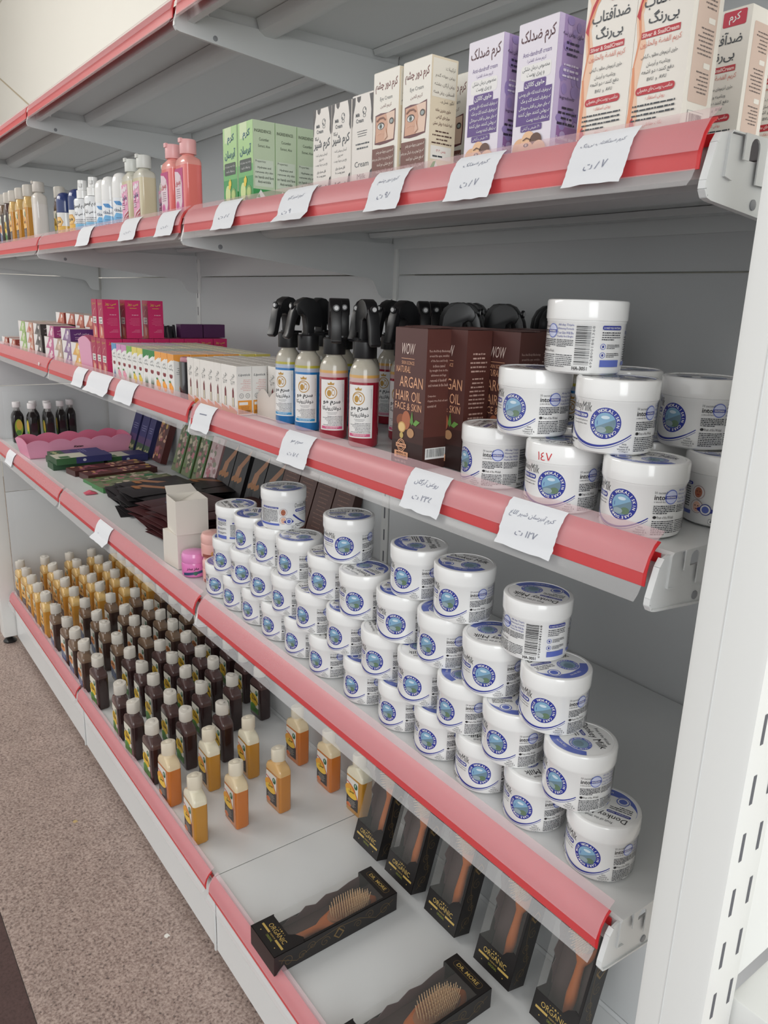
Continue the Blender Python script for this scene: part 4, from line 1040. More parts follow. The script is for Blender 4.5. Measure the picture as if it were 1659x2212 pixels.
bottles('dark', [[-1.891, -1.681, -1.558, -1.427], [-1.892, -1.777, -1.682, -1.553, -1.442], [-1.896, -1.784, -1.672, -1.557, -1.421], [-1.901, -1.785, -1.684, -1.549], [-1.900, -1.785, -1.680, -1.555]], 'very dark brown herbal', 'dark herbal bottles on the base shelf')
am = [herb_bottle('amber', k) for k in range(3)]
for i, (x, y, k, lab) in enumerate(((-1.147, 0.046, 1, 'golden yellow herbal bottle with frothy shoulder, front corner of the nearest ones'), (-1.143, 0.150, 0, 'orange herbal bottle with pale shoulder, directly behind the golden front one'),
        (-1.138, 0.264, 2, 'light orange herbal bottle, third from the front in the nearest column'), (-1.315, 0.048, 0, 'orange herbal bottle at the front edge beside the dark bottles'),
        (-1.318, 0.158, 1, 'golden yellow herbal bottle, second in the column next to the dark ones'), (-1.310, 0.268, 1, 'golden yellow herbal bottle, third in the column next to the dark ones'),
        (-1.289, 0.408, 0, 'orange herbal bottle at the back, left of three by the rear panel'), (-1.138, 0.415, 0, 'orange herbal bottle at the back, middle of three under the shelf edge'), (-1.003, 0.420, 1, 'golden yellow herbal bottle leaning near the brush boxes at the back'))):
    o = copy_tree(am[k]); o.location = (x, y, ZD + 0.0003); o.rotation_euler = (0, 0, math.radians(random.uniform(-3, 3)))
    tag(o, lab, 'bottle', 'amber herbal bottles on the base shelf')
def remove_tree(o):
    for c in list(o.children): remove_tree(c)
    bpy.data.objects.remove(o)
for o in am: remove_tree(o)
# the same kind of bottle, smaller, far along the second shelf
for i, (x, kind, lab) in enumerate(((-2.155, 'white', 'tall white lotion bottle with a clear cap between yellow bottles and blue roll-ons'), (-2.275, 'yellow', 'amber herbal bottle on the second shelf, nearest of three in line'), (-2.378, 'yellow', 'amber herbal bottle on the second shelf, middle of three in line'),
        (-2.472, 'yellow', 'amber herbal bottle on the second shelf, farthest of three in line'), (-2.545, 'dark', 'dark brown herbal bottle on the second shelf beside the farthest amber one'), (-2.620, 'brown', 'murky olive herbal bottle at the far left of the second shelf'),
        (-2.240, 'dark', 'orange-brown bottle in the second row behind the tall white bottle'), (-2.690, 'brown', 'murky herbal bottle cut off by the left edge on the second shelf'), (-2.760, 'yellow', 'amber herbal bottle farthest left on the second shelf'))):
    if kind == 'white':
        o = flat_bottle('lotion_bottle', 0.0225, 0.0190, 0.118, 0.163, rgb(226, 220, 214), rgb(220, 214, 206), rgb(206, 200, 192), None, cap_r=0.0165, rc=0.012)
    else:
        o = herb_bottle(kind); o.scale = (0.62, 0.9, 0.97)
    o.location = (x, 0.050 if i != 6 else 0.13, ZA + 0.0003); tag(o, lab, 'bottle')

# ================================================================ hairbrush boxes on the base shelf
def brush():
    o = empty('hairbrush')
    wood = rgb(186, 104, 52)
    m = MB(); rings = []
    prof = [(-0.128, 0.004, .004), (-0.120, 0.009, .006), (-0.085, 0.0115, .0065), (-0.045, 0.0085, .0065), (-0.022, 0.008, .0065), (-0.005, 0.018, .006), (0.030, 0.029, .006), (0.070, 0.031, .006), (0.100, 0.026, .006), (0.118, 0.014, .0055), (0.124, 0.005, .004)]
    for y, hw, hz in prof:
        rings.append([(hw * math.cos(2 * PI * k / 20), y, hz * math.sin(2 * PI * k / 20)) for k in range(20)])
    m.loft(rings, wood); m.build('handle', M['satin'], o)
    m = MB(); m.lathe([(0.0255, 0.005), (0.0245, 0.0085), (0.018, 0.0105), (0.0, 0.0112)], 28, rgb(150, 104, 74), cap=(True, False))
    for q in range(len(m.v)): m.v[q] = (m.v[q][0], 0.056 + m.v[q][1] * 2.1, m.v[q][2])
    m.build('cushion', M['satin'], o)
    m = MB(); bc = rgb(222, 188, 146)
    for i in range(-4, 5):
        for j in range(-8, 9):
            a, b = i / 4.6, j / 8.8
            if a * a + b * b > 1: continue
            x, y = a * 0.0225, 0.056 + b * 0.047 + (0.0025 if i % 2 else 0); z0 = 0.0100 - 0.003 * (a * a + b * b); L = 0.0205
            dx, dy = a * 0.005, b * 0.006
            m.loft([[(x + 0.0012 * math.cos(t), y + 0.0012 * math.sin(t), z0) for t in (0, 1.57, 3.14, 4.71)], [(x + dx + 0.0009 * math.cos(t), y + dy + 0.0009 * math.sin(t), z0 + L) for t in (0, 1.57, 3.14, 4.71)]], bc)
    b = m.build('bristles', M['satin'], o, smooth=0); b['kind'] = 'stuff'
    return o
GOLD = rgb(196, 166, 92); GOLD2 = rgb(120, 98, 60); CB = rgb(34, 31, 31)
def scroll(A, cx, cy, s, col, w=0.0007, turns=1.6, flip=1):
    A.curve([(cx + flip * s * (1 - t) * math.cos(t * turns * 6.28), cy + s * (1 - t) * math.sin(t * turns * 6.28)) for t in [k / 34 for k in range(32)]], w, col)
def brush_box():
    """lying on its back: length along y, window on top (+z)"""
    W, L, H = 0.096, 0.295, 0.044
    o = empty('brush_box'); m = MB(); t = 0.0008
    m.box(-W / 2, W / 2, 0, L, 0, t, CB)
    m.box(-W / 2, W / 2, 0, t, t, H, rgb(44, 24, 26)); m.box(-W / 2, W / 2, L - t, L, t, H, CB)
    m.box(W / 2 - t, W / 2, t, L - t, t, H, CB)
    m.box(-W / 2, -W / 2 + t, t, L - t, t, 0.016, CB); m.box(-W / 2, -W / 2 + t, 0, 0.052, 0.016, H, CB); m.box(-W / 2, -W / 2 + t, L - 0.034, L - t, 0.016, H, CB)
    # top flaps: front band, back band, right edge strip
    m.prism([(-W / 2, 0), (W / 2, 0), (W / 2, 0.068), (W / 2 - 0.012, 0.072), (W / 2 - 0.026, 0.062), (W / 2 - 0.034, 0.050), (-W / 2, 0.050)], 'z', H - t, H, CB)
    m.box(-W / 2, W / 2, L - 0.032, L, H - t, H, CB)
    m.box(W / 2 - 0.006, W / 2, 0.068, L - 0.032, H - t, H, CB)
    A = Art()
    A.text('ORGANIC', 0, 0.0290, 0.0105, GOLD, 'c', bold=0.0, w=0.060); A.rect(-0.040, 0.0205, 0.040, 0.0250, GOLD); A.up(); A.rect(-0.012, 0.0200, 0.012, 0.0255, CB); A.up()
    A.text('PREMIUM', 0, 0.0212, 0.0032, GOLD, 'c', w=0.018, res=1); A.text('ORIGINAL', 0, 0.0130, 0.0050, rgb(150, 158, 74), 'c', w=0.022)
    for k, (sx, sr) in enumerate(((-0.012, .0012), (-0.006, .0018), (0, .0030), (0.006, .0018), (0.012, .0012))):
        pts = [(sx + sr * (1 if j % 2 == 0 else .42) * math.sin(j * PI / 5), 0.0435 + sr * (1 if j % 2 == 0 else .42) * math.cos(j * PI / 5)) for j in range(10)]
        for j in range(10): A.it.append(([(sx, 0.0435), pts[j], pts[(j + 1) % 10]], [(0, 1, 2)], GOLD, 0))
    for sx in (-0.028, 0.028): A.ell(sx, 0.0120, 0.0014, 0.0014, GOLD, 5)
    A.rrect(-0.036, L - 0.0235, 0.036, L - 0.0085, 0.006, GOLD2); A.up(); A.rrect(-0.0353, L - 0.0228, 0.0353, L - 0.0092, 0.0055, CB); A.up(); A.text('DR. MORE', 0, L - 0.0200, 0.0080, GOLD, 'c', bold=0.01, w=0.056)
    A.into(m, lambda u, v, e: (u, v, H + e), 0.0001)
    S = Art()
    for k, (cx, cy, sc) in enumerate(((0.030, 0.020, 0.014), (0.062, 0.016, 0.010), (0.085, 0.026, 0.010), (0.150, 0.024, 0.012), (0.225, 0.026, 0.011), (0.262, 0.020, 0.014), (0.195, 0.018, 0.010), (0.115, 0.018, 0.012))):
        scroll(S, cx, cy, sc, GOLD2, flip=1 if k % 2 else -1)
    S.curve([(0.01, 0.032), (0.05, 0.010), (0.10, 0.030), (0.148, 0.036), (0.20, 0.030), (0.24, 0.010), (0.285, 0.032)], 0.0008, GOLD2)
    S.poly([(0.135, 0.020), (0.148, 0.034), (0.161, 0.020), (0.148, 0.008)], GOLD2); S.up(); S.poly([(0.139, 0.020), (0.148, 0.030), (0.157, 0.020), (0.148, 0.011)], CB)
    S.into(m, lambda u, v, e: (W / 2 + e, u, v), 0.0001)
    m.build('carton', M['print'], o, recalc=False)
    m = MB(); m.box(-W / 2 + 0.0002, -W / 2 + 0.0006, 0.05, L - 0.034, 0.015, H - 0.0010); m.box(-W / 2 + 0.0006, W / 2 - 0.005, 0.048, L - 0.031, H - 0.0010, H - 0.0006)
    m.build('window_film', M['film'], o)
    m = MB()   # inner tray with the wavy edge
    pts = [(0.052, 0.006), (0.075, 0.010), (0.090, 0.020), (0.105, 0.014), (0.125, 0.028), (0.150, 0.020), (0.175, 0.032), (0.205, 0.026), (0.235, 0.034), (0.262, 0.036), (0.262, 0.002), (0.052, 0.002)]
    m.prism(pts, 'x', -W / 2 + 0.003, -W / 2 + 0.0038, rgb(84, 66, 66)); m.box(-W / 2 + 0.004, W / 2 - 0.001, 0.001, L - 0.001, 0.0009, 0.0016, rgb(78, 62, 60)); m.build('inner_card', M['print'], o)
    return o
bb = brush_box(); br = brush()
def put_brush(i, mtx, lab, blab):
    b = bb if i == 0 else copy_tree(bb); h = br if i == 0 else copy_tree(br)
    b.rotation_mode = h.rotation_mode = 'XYZ'
    b.matrix_world = mtx
    h.matrix_world = mtx @ Matrix.Translation((0.002, 0.148, 0.0085))
    tag(b, lab, 'packaged box', 'black hairbrush boxes'); tag(h, blab, 'hairbrush', 'hairbrushes in the black boxes')
i = 0
for x, y, rz, nm in ((-0.738, 0.006, 0, 'left'), (-0.452, 0.006, 0, 'right')):
    put_brush(i, Matrix.Translation((x, y, ZD + 0.0003)) @ Matrix.Rotation(math.radians(rz), 4, 'Z'), 'black and gold windowed box lying flat on the base shelf, %s one of two' % nm, 'orange wooden hairbrush with pale bristles inside the %s flat-lying box' % nm); i += 1
tilt = math.radians(75)
for k, x in enumerate((-0.869, -0.743, -0.602, -0.449, -0.300)):
    mtx = Matrix.Translation((x, 0.352, ZD + 0.0012)) @ Matrix.Rotation(tilt, 4, 'X') @ Matrix.Translation((0, 0, -0.0))
    # box back rests towards the rear panel: shift so the lower rear edge stays above the deck
    mtx = Matrix.Translation((x, 0.344 + 0.0435 * math.sin(tilt), ZD + 0.0008)) @ Matrix.Rotation(tilt, 4, 'X')
    mtx = mtx @ Matrix.Translation((0, 0, 0))
    put_brush(i, mtx, 'black and gold windowed box leaning on the back panel, %s from the left' % ORD[k], 'orange wooden hairbrush inside the leaning box, %s from the left' % ORD[k]); i += 1
# ================================================================ third shelf: boxes
# argan oil boxes
w_, d_, h_ = 0.0630, 0.0405, 0.171
CH = rgb(84, 50, 46); PE = rgb(226, 170, 134)
F = Art(); F.rect(0, 0, w_, 0.030, rgb(52, 34, 32)); F.rect(0, 0.03, w_, 0.05, rgb(68, 42, 38)); F.up()
F.text('WOW', 0.0275, 0.1390, 0.0135, rgb(226, 206, 196), 'c', bold=0.0, shear=0.25, w=0.0260); F.rect(0.0140, 0.1335, 0.0400, 0.1341, PE); F.text('SKIN SCINCE', 0.0275, 0.1265, 0.0042, PE, 'c', w=0.0250)
F.text('NATURAL', 0.0040, 0.1165, 0.0080, PE, 'l', shear=0.25, w=0.0290)
F.text('ARGAN', 0.0580, 0.0985, 0.0135, PE, 'r', w=0.0460); F.text('HAIR OIL', 0.0560, 0.0815, 0.0125, PE, 'r', w=0.0510); F.text('FACE & SKIN', 0.0570, 0.0700, 0.0090, PE, 'r', w=0.0530)
F.ell(0.0180, 0.0560, 0.0095, 0.0080, rgb(140, 80, 54), 24, 0, 2 * PI); F.up(); F.ell(0.0280, 0.0570, 0.0085, 0.0120, rgb(176, 106, 76), 24); F.up(); F.ell(0.0200, 0.0475, 0.0078, 0.0070, rgb(206, 164, 104), 22); F.up(); F.ell(0.0200, 0.0475, 0.0062, 0.0055, rgb(228, 194, 136), 20); F.ell(0.0200, 0.0370, 0.0038, 0.0040, rgb(196, 172, 104), 16); F.ell(0.0380, 0.0420, 0.0070, 0.0060, rgb(186, 142, 104), 18)
F.poly([(0.0360, 0.0560), (0.0400, 0.0700), (0.0430, 0.0560), (0.0400, 0.0520)], rgb(96, 140, 72)); F.poly([(0.0420, 0.0540), (0.0480, 0.0600), (0.0560, 0.0580), (0.0480, 0.0520)], rgb(110, 156, 78))
F.ell(0.0200, 0.0240, 0.0085, 0.0085, PE, 14, inner=0.86); F.ell(0.0200, 0.0240, 0.0060, 0.0060, PE, 24, inner=0.85); F.up(); F.rect(0.0095, 0.0215, 0.0305, 0.0265, PE); F.up(); F.text('GMO FREE', 0.0200, 0.0225, 0.0028, CH, 'c', bold=0.02, w=0.0180)
F.rrect(0.0070, 0.0035 + 0.004, 0.0350, 0.0135 + 0.003, 0.001, PE); F.up(); F.text('MINERAL OIL', 0.0220, 0.0125, 0.0028, CH, 'c', bold=0.02, w=0.0210); F.text('SILICONES', 0.0220, 0.0086, 0.0028, CH, 'c', bold=0.02, w=0.0210)
F.text('Net Wt. 100 CC', 0.0200, 0.0022, 0.0026, rgb(226, 206, 196), 'c', w=0.0230)
def argan_side(seed):
    S = Art()
    S.rect(0, 0, d_, h_, rgb(92, 52, 46)); S.rect(0, 0, d_, 0.040, rgb(72, 44, 40)); S.up()
    if seed == 1:
        for i, t in enumerate(('Face And Body Blackening', 'around the eyes, wrinkles', 'of the face and body', 'in those caused', 'by weight loss in the', 'abdomen and legs', 'removal of dandruff', 'and reviews in the back')):
            S.text(t, 0.0200, 0.1430 - i * 0.0058, 0.0036, rgb(222, 190, 178), 'c', w=[.032, .031, .027, .019, .029, .024, .026, .032][i], res=1)
        S.text('Composites:', 0.004, 0.0890, 0.0034, rgb(222, 190, 178), 'l', w=0.013, res=1); S.text('Organic tree fruit oil and', 0.004, 0.0830, 0.0034, rgb(222, 190, 178), 'l', w=0.032, res=1); S.text('essential oil', 0.004, 0.0770, 0.0034, rgb(222, 190, 178), 'l', w=0.014, res=1)
        S.rect(0.004, 0.0120, 0.037, 0.0260, WHITE); S.up(); S.bars(0.0055, 0.0145, 0.0355, 0.0250, BLK)
    else:
        for k, (a, b, n) in enumerate(((0.1200, 0.1460, 5), (0.0760, 0.1160, 8), (0.0330, 0.0730, 8))): S.lines(0.005, a, 0.036, b, n, rgb(206, 172, 160), 0.42, 'c', 90 + k, 3.5)
        S.text('composites:', 0.005, 0.0240, 0.0036, rgb(206, 172, 160), 'l', w=0.016)
    return S
p1_ = carton('argan_oil_box', w_, d_, h_, CH, F, argan_side(1)); p2_ = carton('argan_oil_box', w_, d_, h_, CH, F, argan_side(2))
flap = MB(); flap.add([(-w_ / 2 + .001, -d_ / 2 + .001, h_ + .0006), (w_ / 2 - .001, -d_ / 2 + .001, h_ + .0006), (w_ / 2 - .001, d_ / 2 - .001, h_ + .0012), (-w_ / 2 + .001, d_ / 2 - .001, h_ + .0012)], [(0, 1, 2, 3)], rgb(104, 62, 56))
for pp in (p1_, p2_): flap.build('top_flap', M['print'], pp)
place_all(p1_, [(-0.3960, 0.0640, ZB, 0, 'brown argan hair oil box in front with its barcode visible, leftmost'),
    (-0.3200, 0.1430, ZB, 0, 'brown argan hair oil box in the rear right, beside the white jars')], 'cosmetics box', 'brown argan oil boxes')
place_all(p2_, [(-0.3660, 0.1010, ZB, 0, 'brown argan hair oil box with dense side text, just behind the front one'),
    (-0.4315, 0.1065, ZB, 0, 'brown argan hair oil box hidden directly behind the front one'),
    (-0.3845, 0.1440, ZB, 0, 'brown argan hair oil box whose lid shows between the front and rear ones'),
    (-0.3560, 0.2150, ZB, 0, 'brown argan hair oil box farthest back, its corner beside the top jar')], 'cosmetics box', 'brown argan oil boxes')

# lipstick boxes
w_, d_, h_ = 0.0300, 0.0290, 0.0850
OW = rgb(232, 228, 222); LR = rgb(120, 52, 56)
F = Art(); F.curve([(0.0, 0.012), (0.008, 0.010), (0.018, 0.008), (0.030, 0.004)], 0.006, rgb(226, 140, 90)); F.poly([(0, 0), (0.030, 0), (0.030, 0.004), (0.018, 0.008), (0, 0.011)], rgb(226, 150, 70)); F.up()
F.text('بالم لب', 0.0160, 0.0600, 0.0090, GREYT, 'c', w=0.018, rot=0.5); F.text('۲۴ کیا', 0.0150, 0.0510, 0.0080, GREYT, 'c', w=0.014)
F.poly([(0.0125, 0.030), (0.0190, 0.030), (0.0190, 0.040), (0.0165, 0.0480), (0.0125, 0.042)], LR); F.rect(0.0120, 0.014, 0.0132, 0.030, BLK); F.rect(0.0183, 0.014, 0.0195, 0.030, BLK); F.rect(0.0132, 0.014, 0.0183, 0.030, rgb(226, 214, 190))
S = Art(); S.text('Lipstick', 0.0150, 0.0670, 0.0052, GREYT, 'c', bold=0.01, shear=0.2, w=0.0230); S.lines(0.005, 0.0420, 0.0270, 0.0630, 7, rgb(214, 140, 136), 0.3, 'r', 97, 5)
for cx in (0.0090, 0.0210): S.ell(cx, 0.0340, 0.0042, 0.0042, GREYT, 18, inner=0.85); S.lines(cx - .003, 0.032, cx + .003, 0.036, 2, GREYT, 0.4, 'c', 98)
S.rect(0.002, 0.002, 0.0285, 0.0260, rgb(226, 150, 60)); S.up(); S.rect(0.004, 0.0180, 0.0210, 0.0230, OW); S.lines(0.004, 0.0100, 0.0270, 0.0165, 3, rgb(120, 70, 40), 0.3, 'c', 99, 5); S.bars(0.004, 0.003, 0.0260, 0.0090, BLK)
p_ = carton('lipstick_box', w_, d_, h_, OW, F, S, topc=rgb(222, 216, 208))
spots = []
for r_ in range(6):
    for c_ in range(7):
        if r_ >= 4 and c_ == 0: continue
        spots.append((-1.0620 + c_ * 0.0306 - (0.0 if r_ < 2 else 0.010), 0.0500 + r_ * 0.0300, ZB, random.uniform(-2, 2), 'white lipstick box, %s row, %s from left in the main block' % (ORD[r_], ORD[c_])))
for r_ in range(5):
    for c_ in range(3):
        spots.append((-0.8420 + c_ * 0.0306, 0.1080 + r_ * 0.0300, ZB, random.uniform(-2, 2), 'white lipstick box, set-back block by the sprays, %s row, %s from left' % (ORD[r_], ORD[c_])))
place_all(p_, spots, 'lipstick box', 'white lipstick boxes')
# white scalloped display tray in front of the second block
m = MB(); tr = tag(empty('display_tray', (-0.8080, 0.0700, ZB + 0.0004)), 'empty white scalloped cardboard display tray beside the blue spray bottle', 'display tray')
pts = [(-0.0440, 0.0), (0.0440, 0.0), (0.0440, 0.034)]
pts += [(0.0440 - 0.088 * k / 24, 0.036 + 0.012 * abs(math.sin(PI * 2 * k / 24))) for k in range(25)]
m.prism([(a, b) for a, b in pts], 'y', -0.0010, 0.0000, rgb(214, 204, 196)); m.build('front_wall', M['print'], tr)
m = MB(); m.prism([(-0.000, 0), (0.018, 0), (0.018, 0.070), (-0.000, 0.036)], 'x', 0.0430, 0.0440, rgb(206, 200, 194)); m.build('side_wall', M['print'], tr)

# lip balm boxes with fruit colours
w_, d_, h_ = 0.0332, 0.0330, 0.0850
def balm(top, fruit, fk):
    F = Art(); F.poly([(0, 0.066), (0.0332, 0.074), (0.0332, 0.085), (0, 0.085)], top); F.poly([(0.006, 0.068), (0.024, 0.074), (0.022, 0.058)], WHITE); F.up()
    F.text('ژله‌ای', 0.0170, 0.0590, 0.0060, GREYT, 'c', w=0.015); F.text('ویتامینه', 0.0170, 0.0520, 0.0060, GREYT, 'c', w=0.022)
    F.ell(0.0170, 0.0400, 0.0080, 0.0036, rgb(140, 40, 50), 18); F.ell(0.0130, 0.0418, 0.0045, 0.0030, rgb(140, 40, 50), 14); F.ell(0.0210, 0.0418, 0.0045, 0.0030, rgb(140, 40, 50), 14); F.up(); F.rect(0.011, 0.0398, 0.023, 0.0404, rgb(70, 20, 30))
    if fk == 'round': F.ell(0.0130, 0.0200, 0.0080, 0.0085, fruit, 20); F.up(); F.ell(0.0200, 0.0150, 0.0085, 0.0085, tuple(min(1, q * 1.15) for q in fruit[:3]) + (1,), 20); F.ell(0.010, 0.0290, 0.0050, 0.0025, rgb(70, 130, 60), 10)
    else:
        for k in range(5): F.poly([(0.010 + k * 0.003, 0.006), (0.013 + k * 0.003, 0.006), (0.009 + k * 0.0042, 0.028 + 0.004 * (k % 2))], fruit)
    S = Art(); S.poly([(0, 0.074), (0.033, 0.064), (0.033, 0.085), (0, 0.085)], top); S.ell(0.020, 0.018, 0.010, 0.010, fruit, 18); S.lines(0.005, 0.045, 0.028, 0.060, 4, GREYT, 0.3, 'c', 101, 4)
    return carton('lip_balm_box', w_, d_, h_, rgb(234, 234, 230), F, S, topc=tuple(0.25 * q + 0.50 for q in top[:3]) + (1,))
kinds = [(rgb(98, 150, 196), rgb(110, 150, 190), 'leaf', 'blue'), (rgb(206, 142, 186), rgb(224, 150, 170), 'round', 'pink'), (rgb(120, 176, 84), rgb(120, 150, 80), 'leaf', 'light green'), (rgb(224, 208, 110), rgb(226, 196, 70), 'round', 'yellow'), (rgb(44, 130, 60), rgb(40, 96, 50), 'leaf', 'dark green'), (rgb(236, 160, 70), rgb(240, 160, 60), 'round', 'orange')]
cols = [0, 1, 1, 2, 3, 3, 4, 4, 5, 5, 5]
bp = [balm(*k[:3]) for k in kinds]
n_ = 0
for r_ in range(6):
    for c_ in range(11):
        kk = cols[c_] if r_ < 1 else (cols[c_] if r_ < 4 else 3)
        x, y = -1.5030 + c_ * 0.0352 + r_ * 0.004, 0.0480 + r_ * 0.0345
        if x > -1.12 + 0.0: continue
        if y > 0.15 and x > -1.13: continue
        o = copy_tree(bp[kk]); o.location = (x, y, ZB); o.rotation_euler = (0, 0, math.radians(random.uniform(-1.5, 1.5)))
        tag(o, 'lip balm box with %s top, %s row from the front, %s from the left' % (kinds[kk][3], ORD[r_], ORD[c_]), 'lip balm box', 'fruit lip balm boxes'); n_ += 1
for o in bp: remove_tree(o)
# dark roll bottle between the blocks
o = tag(empty('tester_tube', (-1.1010, 0.0460, ZB)), 'shiny black square tube with a pink lid, between lip balm and lipstick boxes', 'cosmetics tube')
m = MB(); m.box(-0.0135, 0.0135, -0.0120, 0.0120, 0, 0.074, rgb(34, 34, 38)); m.build('tube', M['gloss'], o, bevel=0.002)
m = MB(); m.lathe([(0.0135, 0.0742), (0.0140, 0.0760), (0.0135, 0.0815), (0.0120, 0.0830), (0.009, 0.0832), (0.008, 0.0815), (0, 0.0815)], 24, rgb(186, 130, 140), cap=(True, False)); m.build('lid', M['gloss'], o)

# magenta boxes
w_, d_, h_ = 0.0400, 0.0385, 0.0910
MG = rgb(206, 44, 104); MD = rgb(170, 40, 78)
F = Art(); F.rect(0, 0, w_, h_, MD); F.up(); F.poly([(0.004, 0.0), (0.036, 0), (0.034, 0.024), (0.010, 0.034)], rgb(206, 112, 92)); F.ell(0.021, 0.016, 0.004, 0.011, rgb(226, 200, 190), 14); F.rect(0.007, 0.034, 0.033, 0.050, rgb(230, 226, 222)); F.up(); F.text('مو بر', 0.020, 0.042, 0.006, BLK, 'c', bold=0.03, w=0.018); F.text('صورت', 0.020, 0.0355, 0.005, BLK, 'c', bold=0.03, w=0.018)
F.curve([(0.010, 0.054), (0.020, 0.066), (0.028, 0.070)], 0.0015, rgb(226, 180, 170)); F.text('سرو', 0.020, 0.0770, 0.0070, rgb(206, 166, 90), 'c', w=0.026)
S = Art(); S.rect(0, 0, d_, h_, MG); S.up(); S.text('سی روز', 0.019, 0.0770, 0.0075, rgb(214, 178, 80), 'c', bold=0.02, w=0.026); S.rect(0.011, 0.0715, 0.028, 0.0728, rgb(214, 178, 80)); S.lines(0.014, 0.0540, 0.032, 0.0580, 1, rgb(226, 160, 180), 0.6, 'r', 111, 4); S.lines(0.006, 0.0300, 0.034, 0.0500, 6, rgb(226, 120, 150), 0.28, 'r', 112, 5); S.lines(0.012, 0.014, 0.034, 0.022, 3, rgb(226, 160, 180), 0.3, 'r', 113, 4)
p_ = carton('hair_removal_box', w_, d_, h_, MG, F, S, topc=rgb(190, 96, 120))
spots = []
for r_ in range(8):
    for c_ in range(3):
        spots.append((-1.6560 + c_ * 0.0408, 0.0500 + r_ * 0.0395, ZB, random.uniform(-1, 1), 'magenta box in the lower layer, %s row from the front, %s from the left' % (ORD[r_], ORD[c_])))
for c_, (x, y) in enumerate(((-1.6300, 0.0490), (-1.5850, 0.0500), (-1.5850, 0.1040), (-1.5850, 0.1600))):
    spots.append((x, y, ZB + 0.0918, 0, 'magenta box of the upper layer, standing on the others, %s' % ('leftmost', 'second from the left, nearest', 'third from the left', 'rightmost')[c_]))
place_all(p_, spots, 'cosmetics box', 'magenta boxes on the third shelf')
# dark sachets and boxes on top of the magenta block at the back
p_ = carton('soap_box', 0.060, 0.030, 0.034, rgb(84, 40, 84), None, None)
place_all(p_, [(-1.600, 0.325, ZB + 0.0918, 90, 'dark purple box on top of the magenta block at the back, rear one'), (-1.600, 0.262, ZB + 0.0918, 90, 'dark purple box on top of the magenta block, nearer one')], 'soap box', 'dark boxes on the magenta block')
m = MB()
for k in range(7):
    s_ = MB(); s_.prism([(-0.016, 0), (0.016, 0), (0.002, 0.026 + 0.003 * (k % 3)), (-0.004, 0.028)], 'x', -0.003, 0.003, rgb(40, 40, 46))
    o = s_.build('dark_sachet', M['satin'], loc=(-1.655 + 0.009 * k, 0.205 + 0.018 * (k % 2), ZB + 0.0918)); o.rotation_euler = (0.0, 0, 0.9 + 0.1 * k)
    tag(o, 'folded black sachet on the magenta block, %s from the left' % ORD[k], 'sachet', 'folded black sachets')

# soap boxes, far bay
w_, d_, h_ = 0.0940, 0.0620, 0.0325
def soap(side, front, frontart, name, rnd=1):
    F = Art(); F.rect(0, 0, w_, h_, rgb(228, 224, 222)); F.up(); F.poly([(0.012, 0), (w_, 0), (w_, h_), (0.050, h_), (0.040, 0.020), (0.028, 0.012)], front); F.up(); F.ell(0.058, 0.012, 0.014, 0.008, frontart, 16); F.ell(0.070, 0.022, 0.008, 0.006, rgb(232, 224, 220), 12)
    S = Art(); S.rect(0, 0, d_, h_, side); S.up(); S.text('صابون گیاهی', 0.030, 0.0170, 0.0062, rgb(226, 206, 220), 'c', bold=0.02, w=0.040); S.lines(0.008, 0.004, 0.052, 0.013, 2, rgb(214, 190, 206), 0.35, 'c', 120 + rnd, 4)
    return carton('soap_box', w_, d_, h_, rgb(200, 180, 172), F, S)
GR = soap(rgb(132, 170, 66), rgb(160, 190, 120), rgb(206, 216, 180), 'green', 1); OG = soap(rgb(190, 120, 96), rgb(206, 160, 140), rgb(196, 96, 84), 'salmon', 2); BKS = soap(rgb(60, 54, 54), rgb(110, 104, 102), rgb(70, 66, 66), 'black', 3)
PKS = soap(rgb(150, 50, 116), rgb(196, 110, 150), rgb(232, 206, 214), 'pink', 4); GYS = soap(rgb(126, 90, 80), rgb(186, 160, 140), rgb(216, 190, 170), 'grey brown', 5); PUS = soap(rgb(92, 46, 112), rgb(140, 108, 150), rgb(196, 180, 200), 'purple', 6); YES = soap(rgb(206, 150, 70), rgb(222, 170, 90), rgb(232, 200, 130), 'yellow', 7); RDS = soap(rgb(150, 62, 50), rgb(176, 100, 84), rgb(206, 150, 130), 'rust red', 8)
stacks = [(GR, -2.455, 3, 'green'), (OG, -2.355, 3, 'salmon'), (BKS, -2.250, 3, 'black'), (PKS, -2.115, 2, 'pink'), (GYS, -2.016, 2, 'grey-brown'), (PUS, -1.920, 2, 'purple'), (YES, -1.830, 2, 'yellow')]
for p_, x, n, nm in stacks:
    for r_ in range(3):
        for k in range(n):
            o = copy_tree(p_); o.location = (x, 0.066 + r_ * 0.064, ZB + k * 0.0330); o.rotation_euler = (0, 0, math.radians(random.uniform(-1.5, 1.5)))
            tag(o, '%s soap box, %s, %s column row from the front' % (nm, ['bottom of its stack', 'second in its stack', 'third in its stack'][k], ORD[r_]), 'soap box', 'stacked herbal soap boxes')
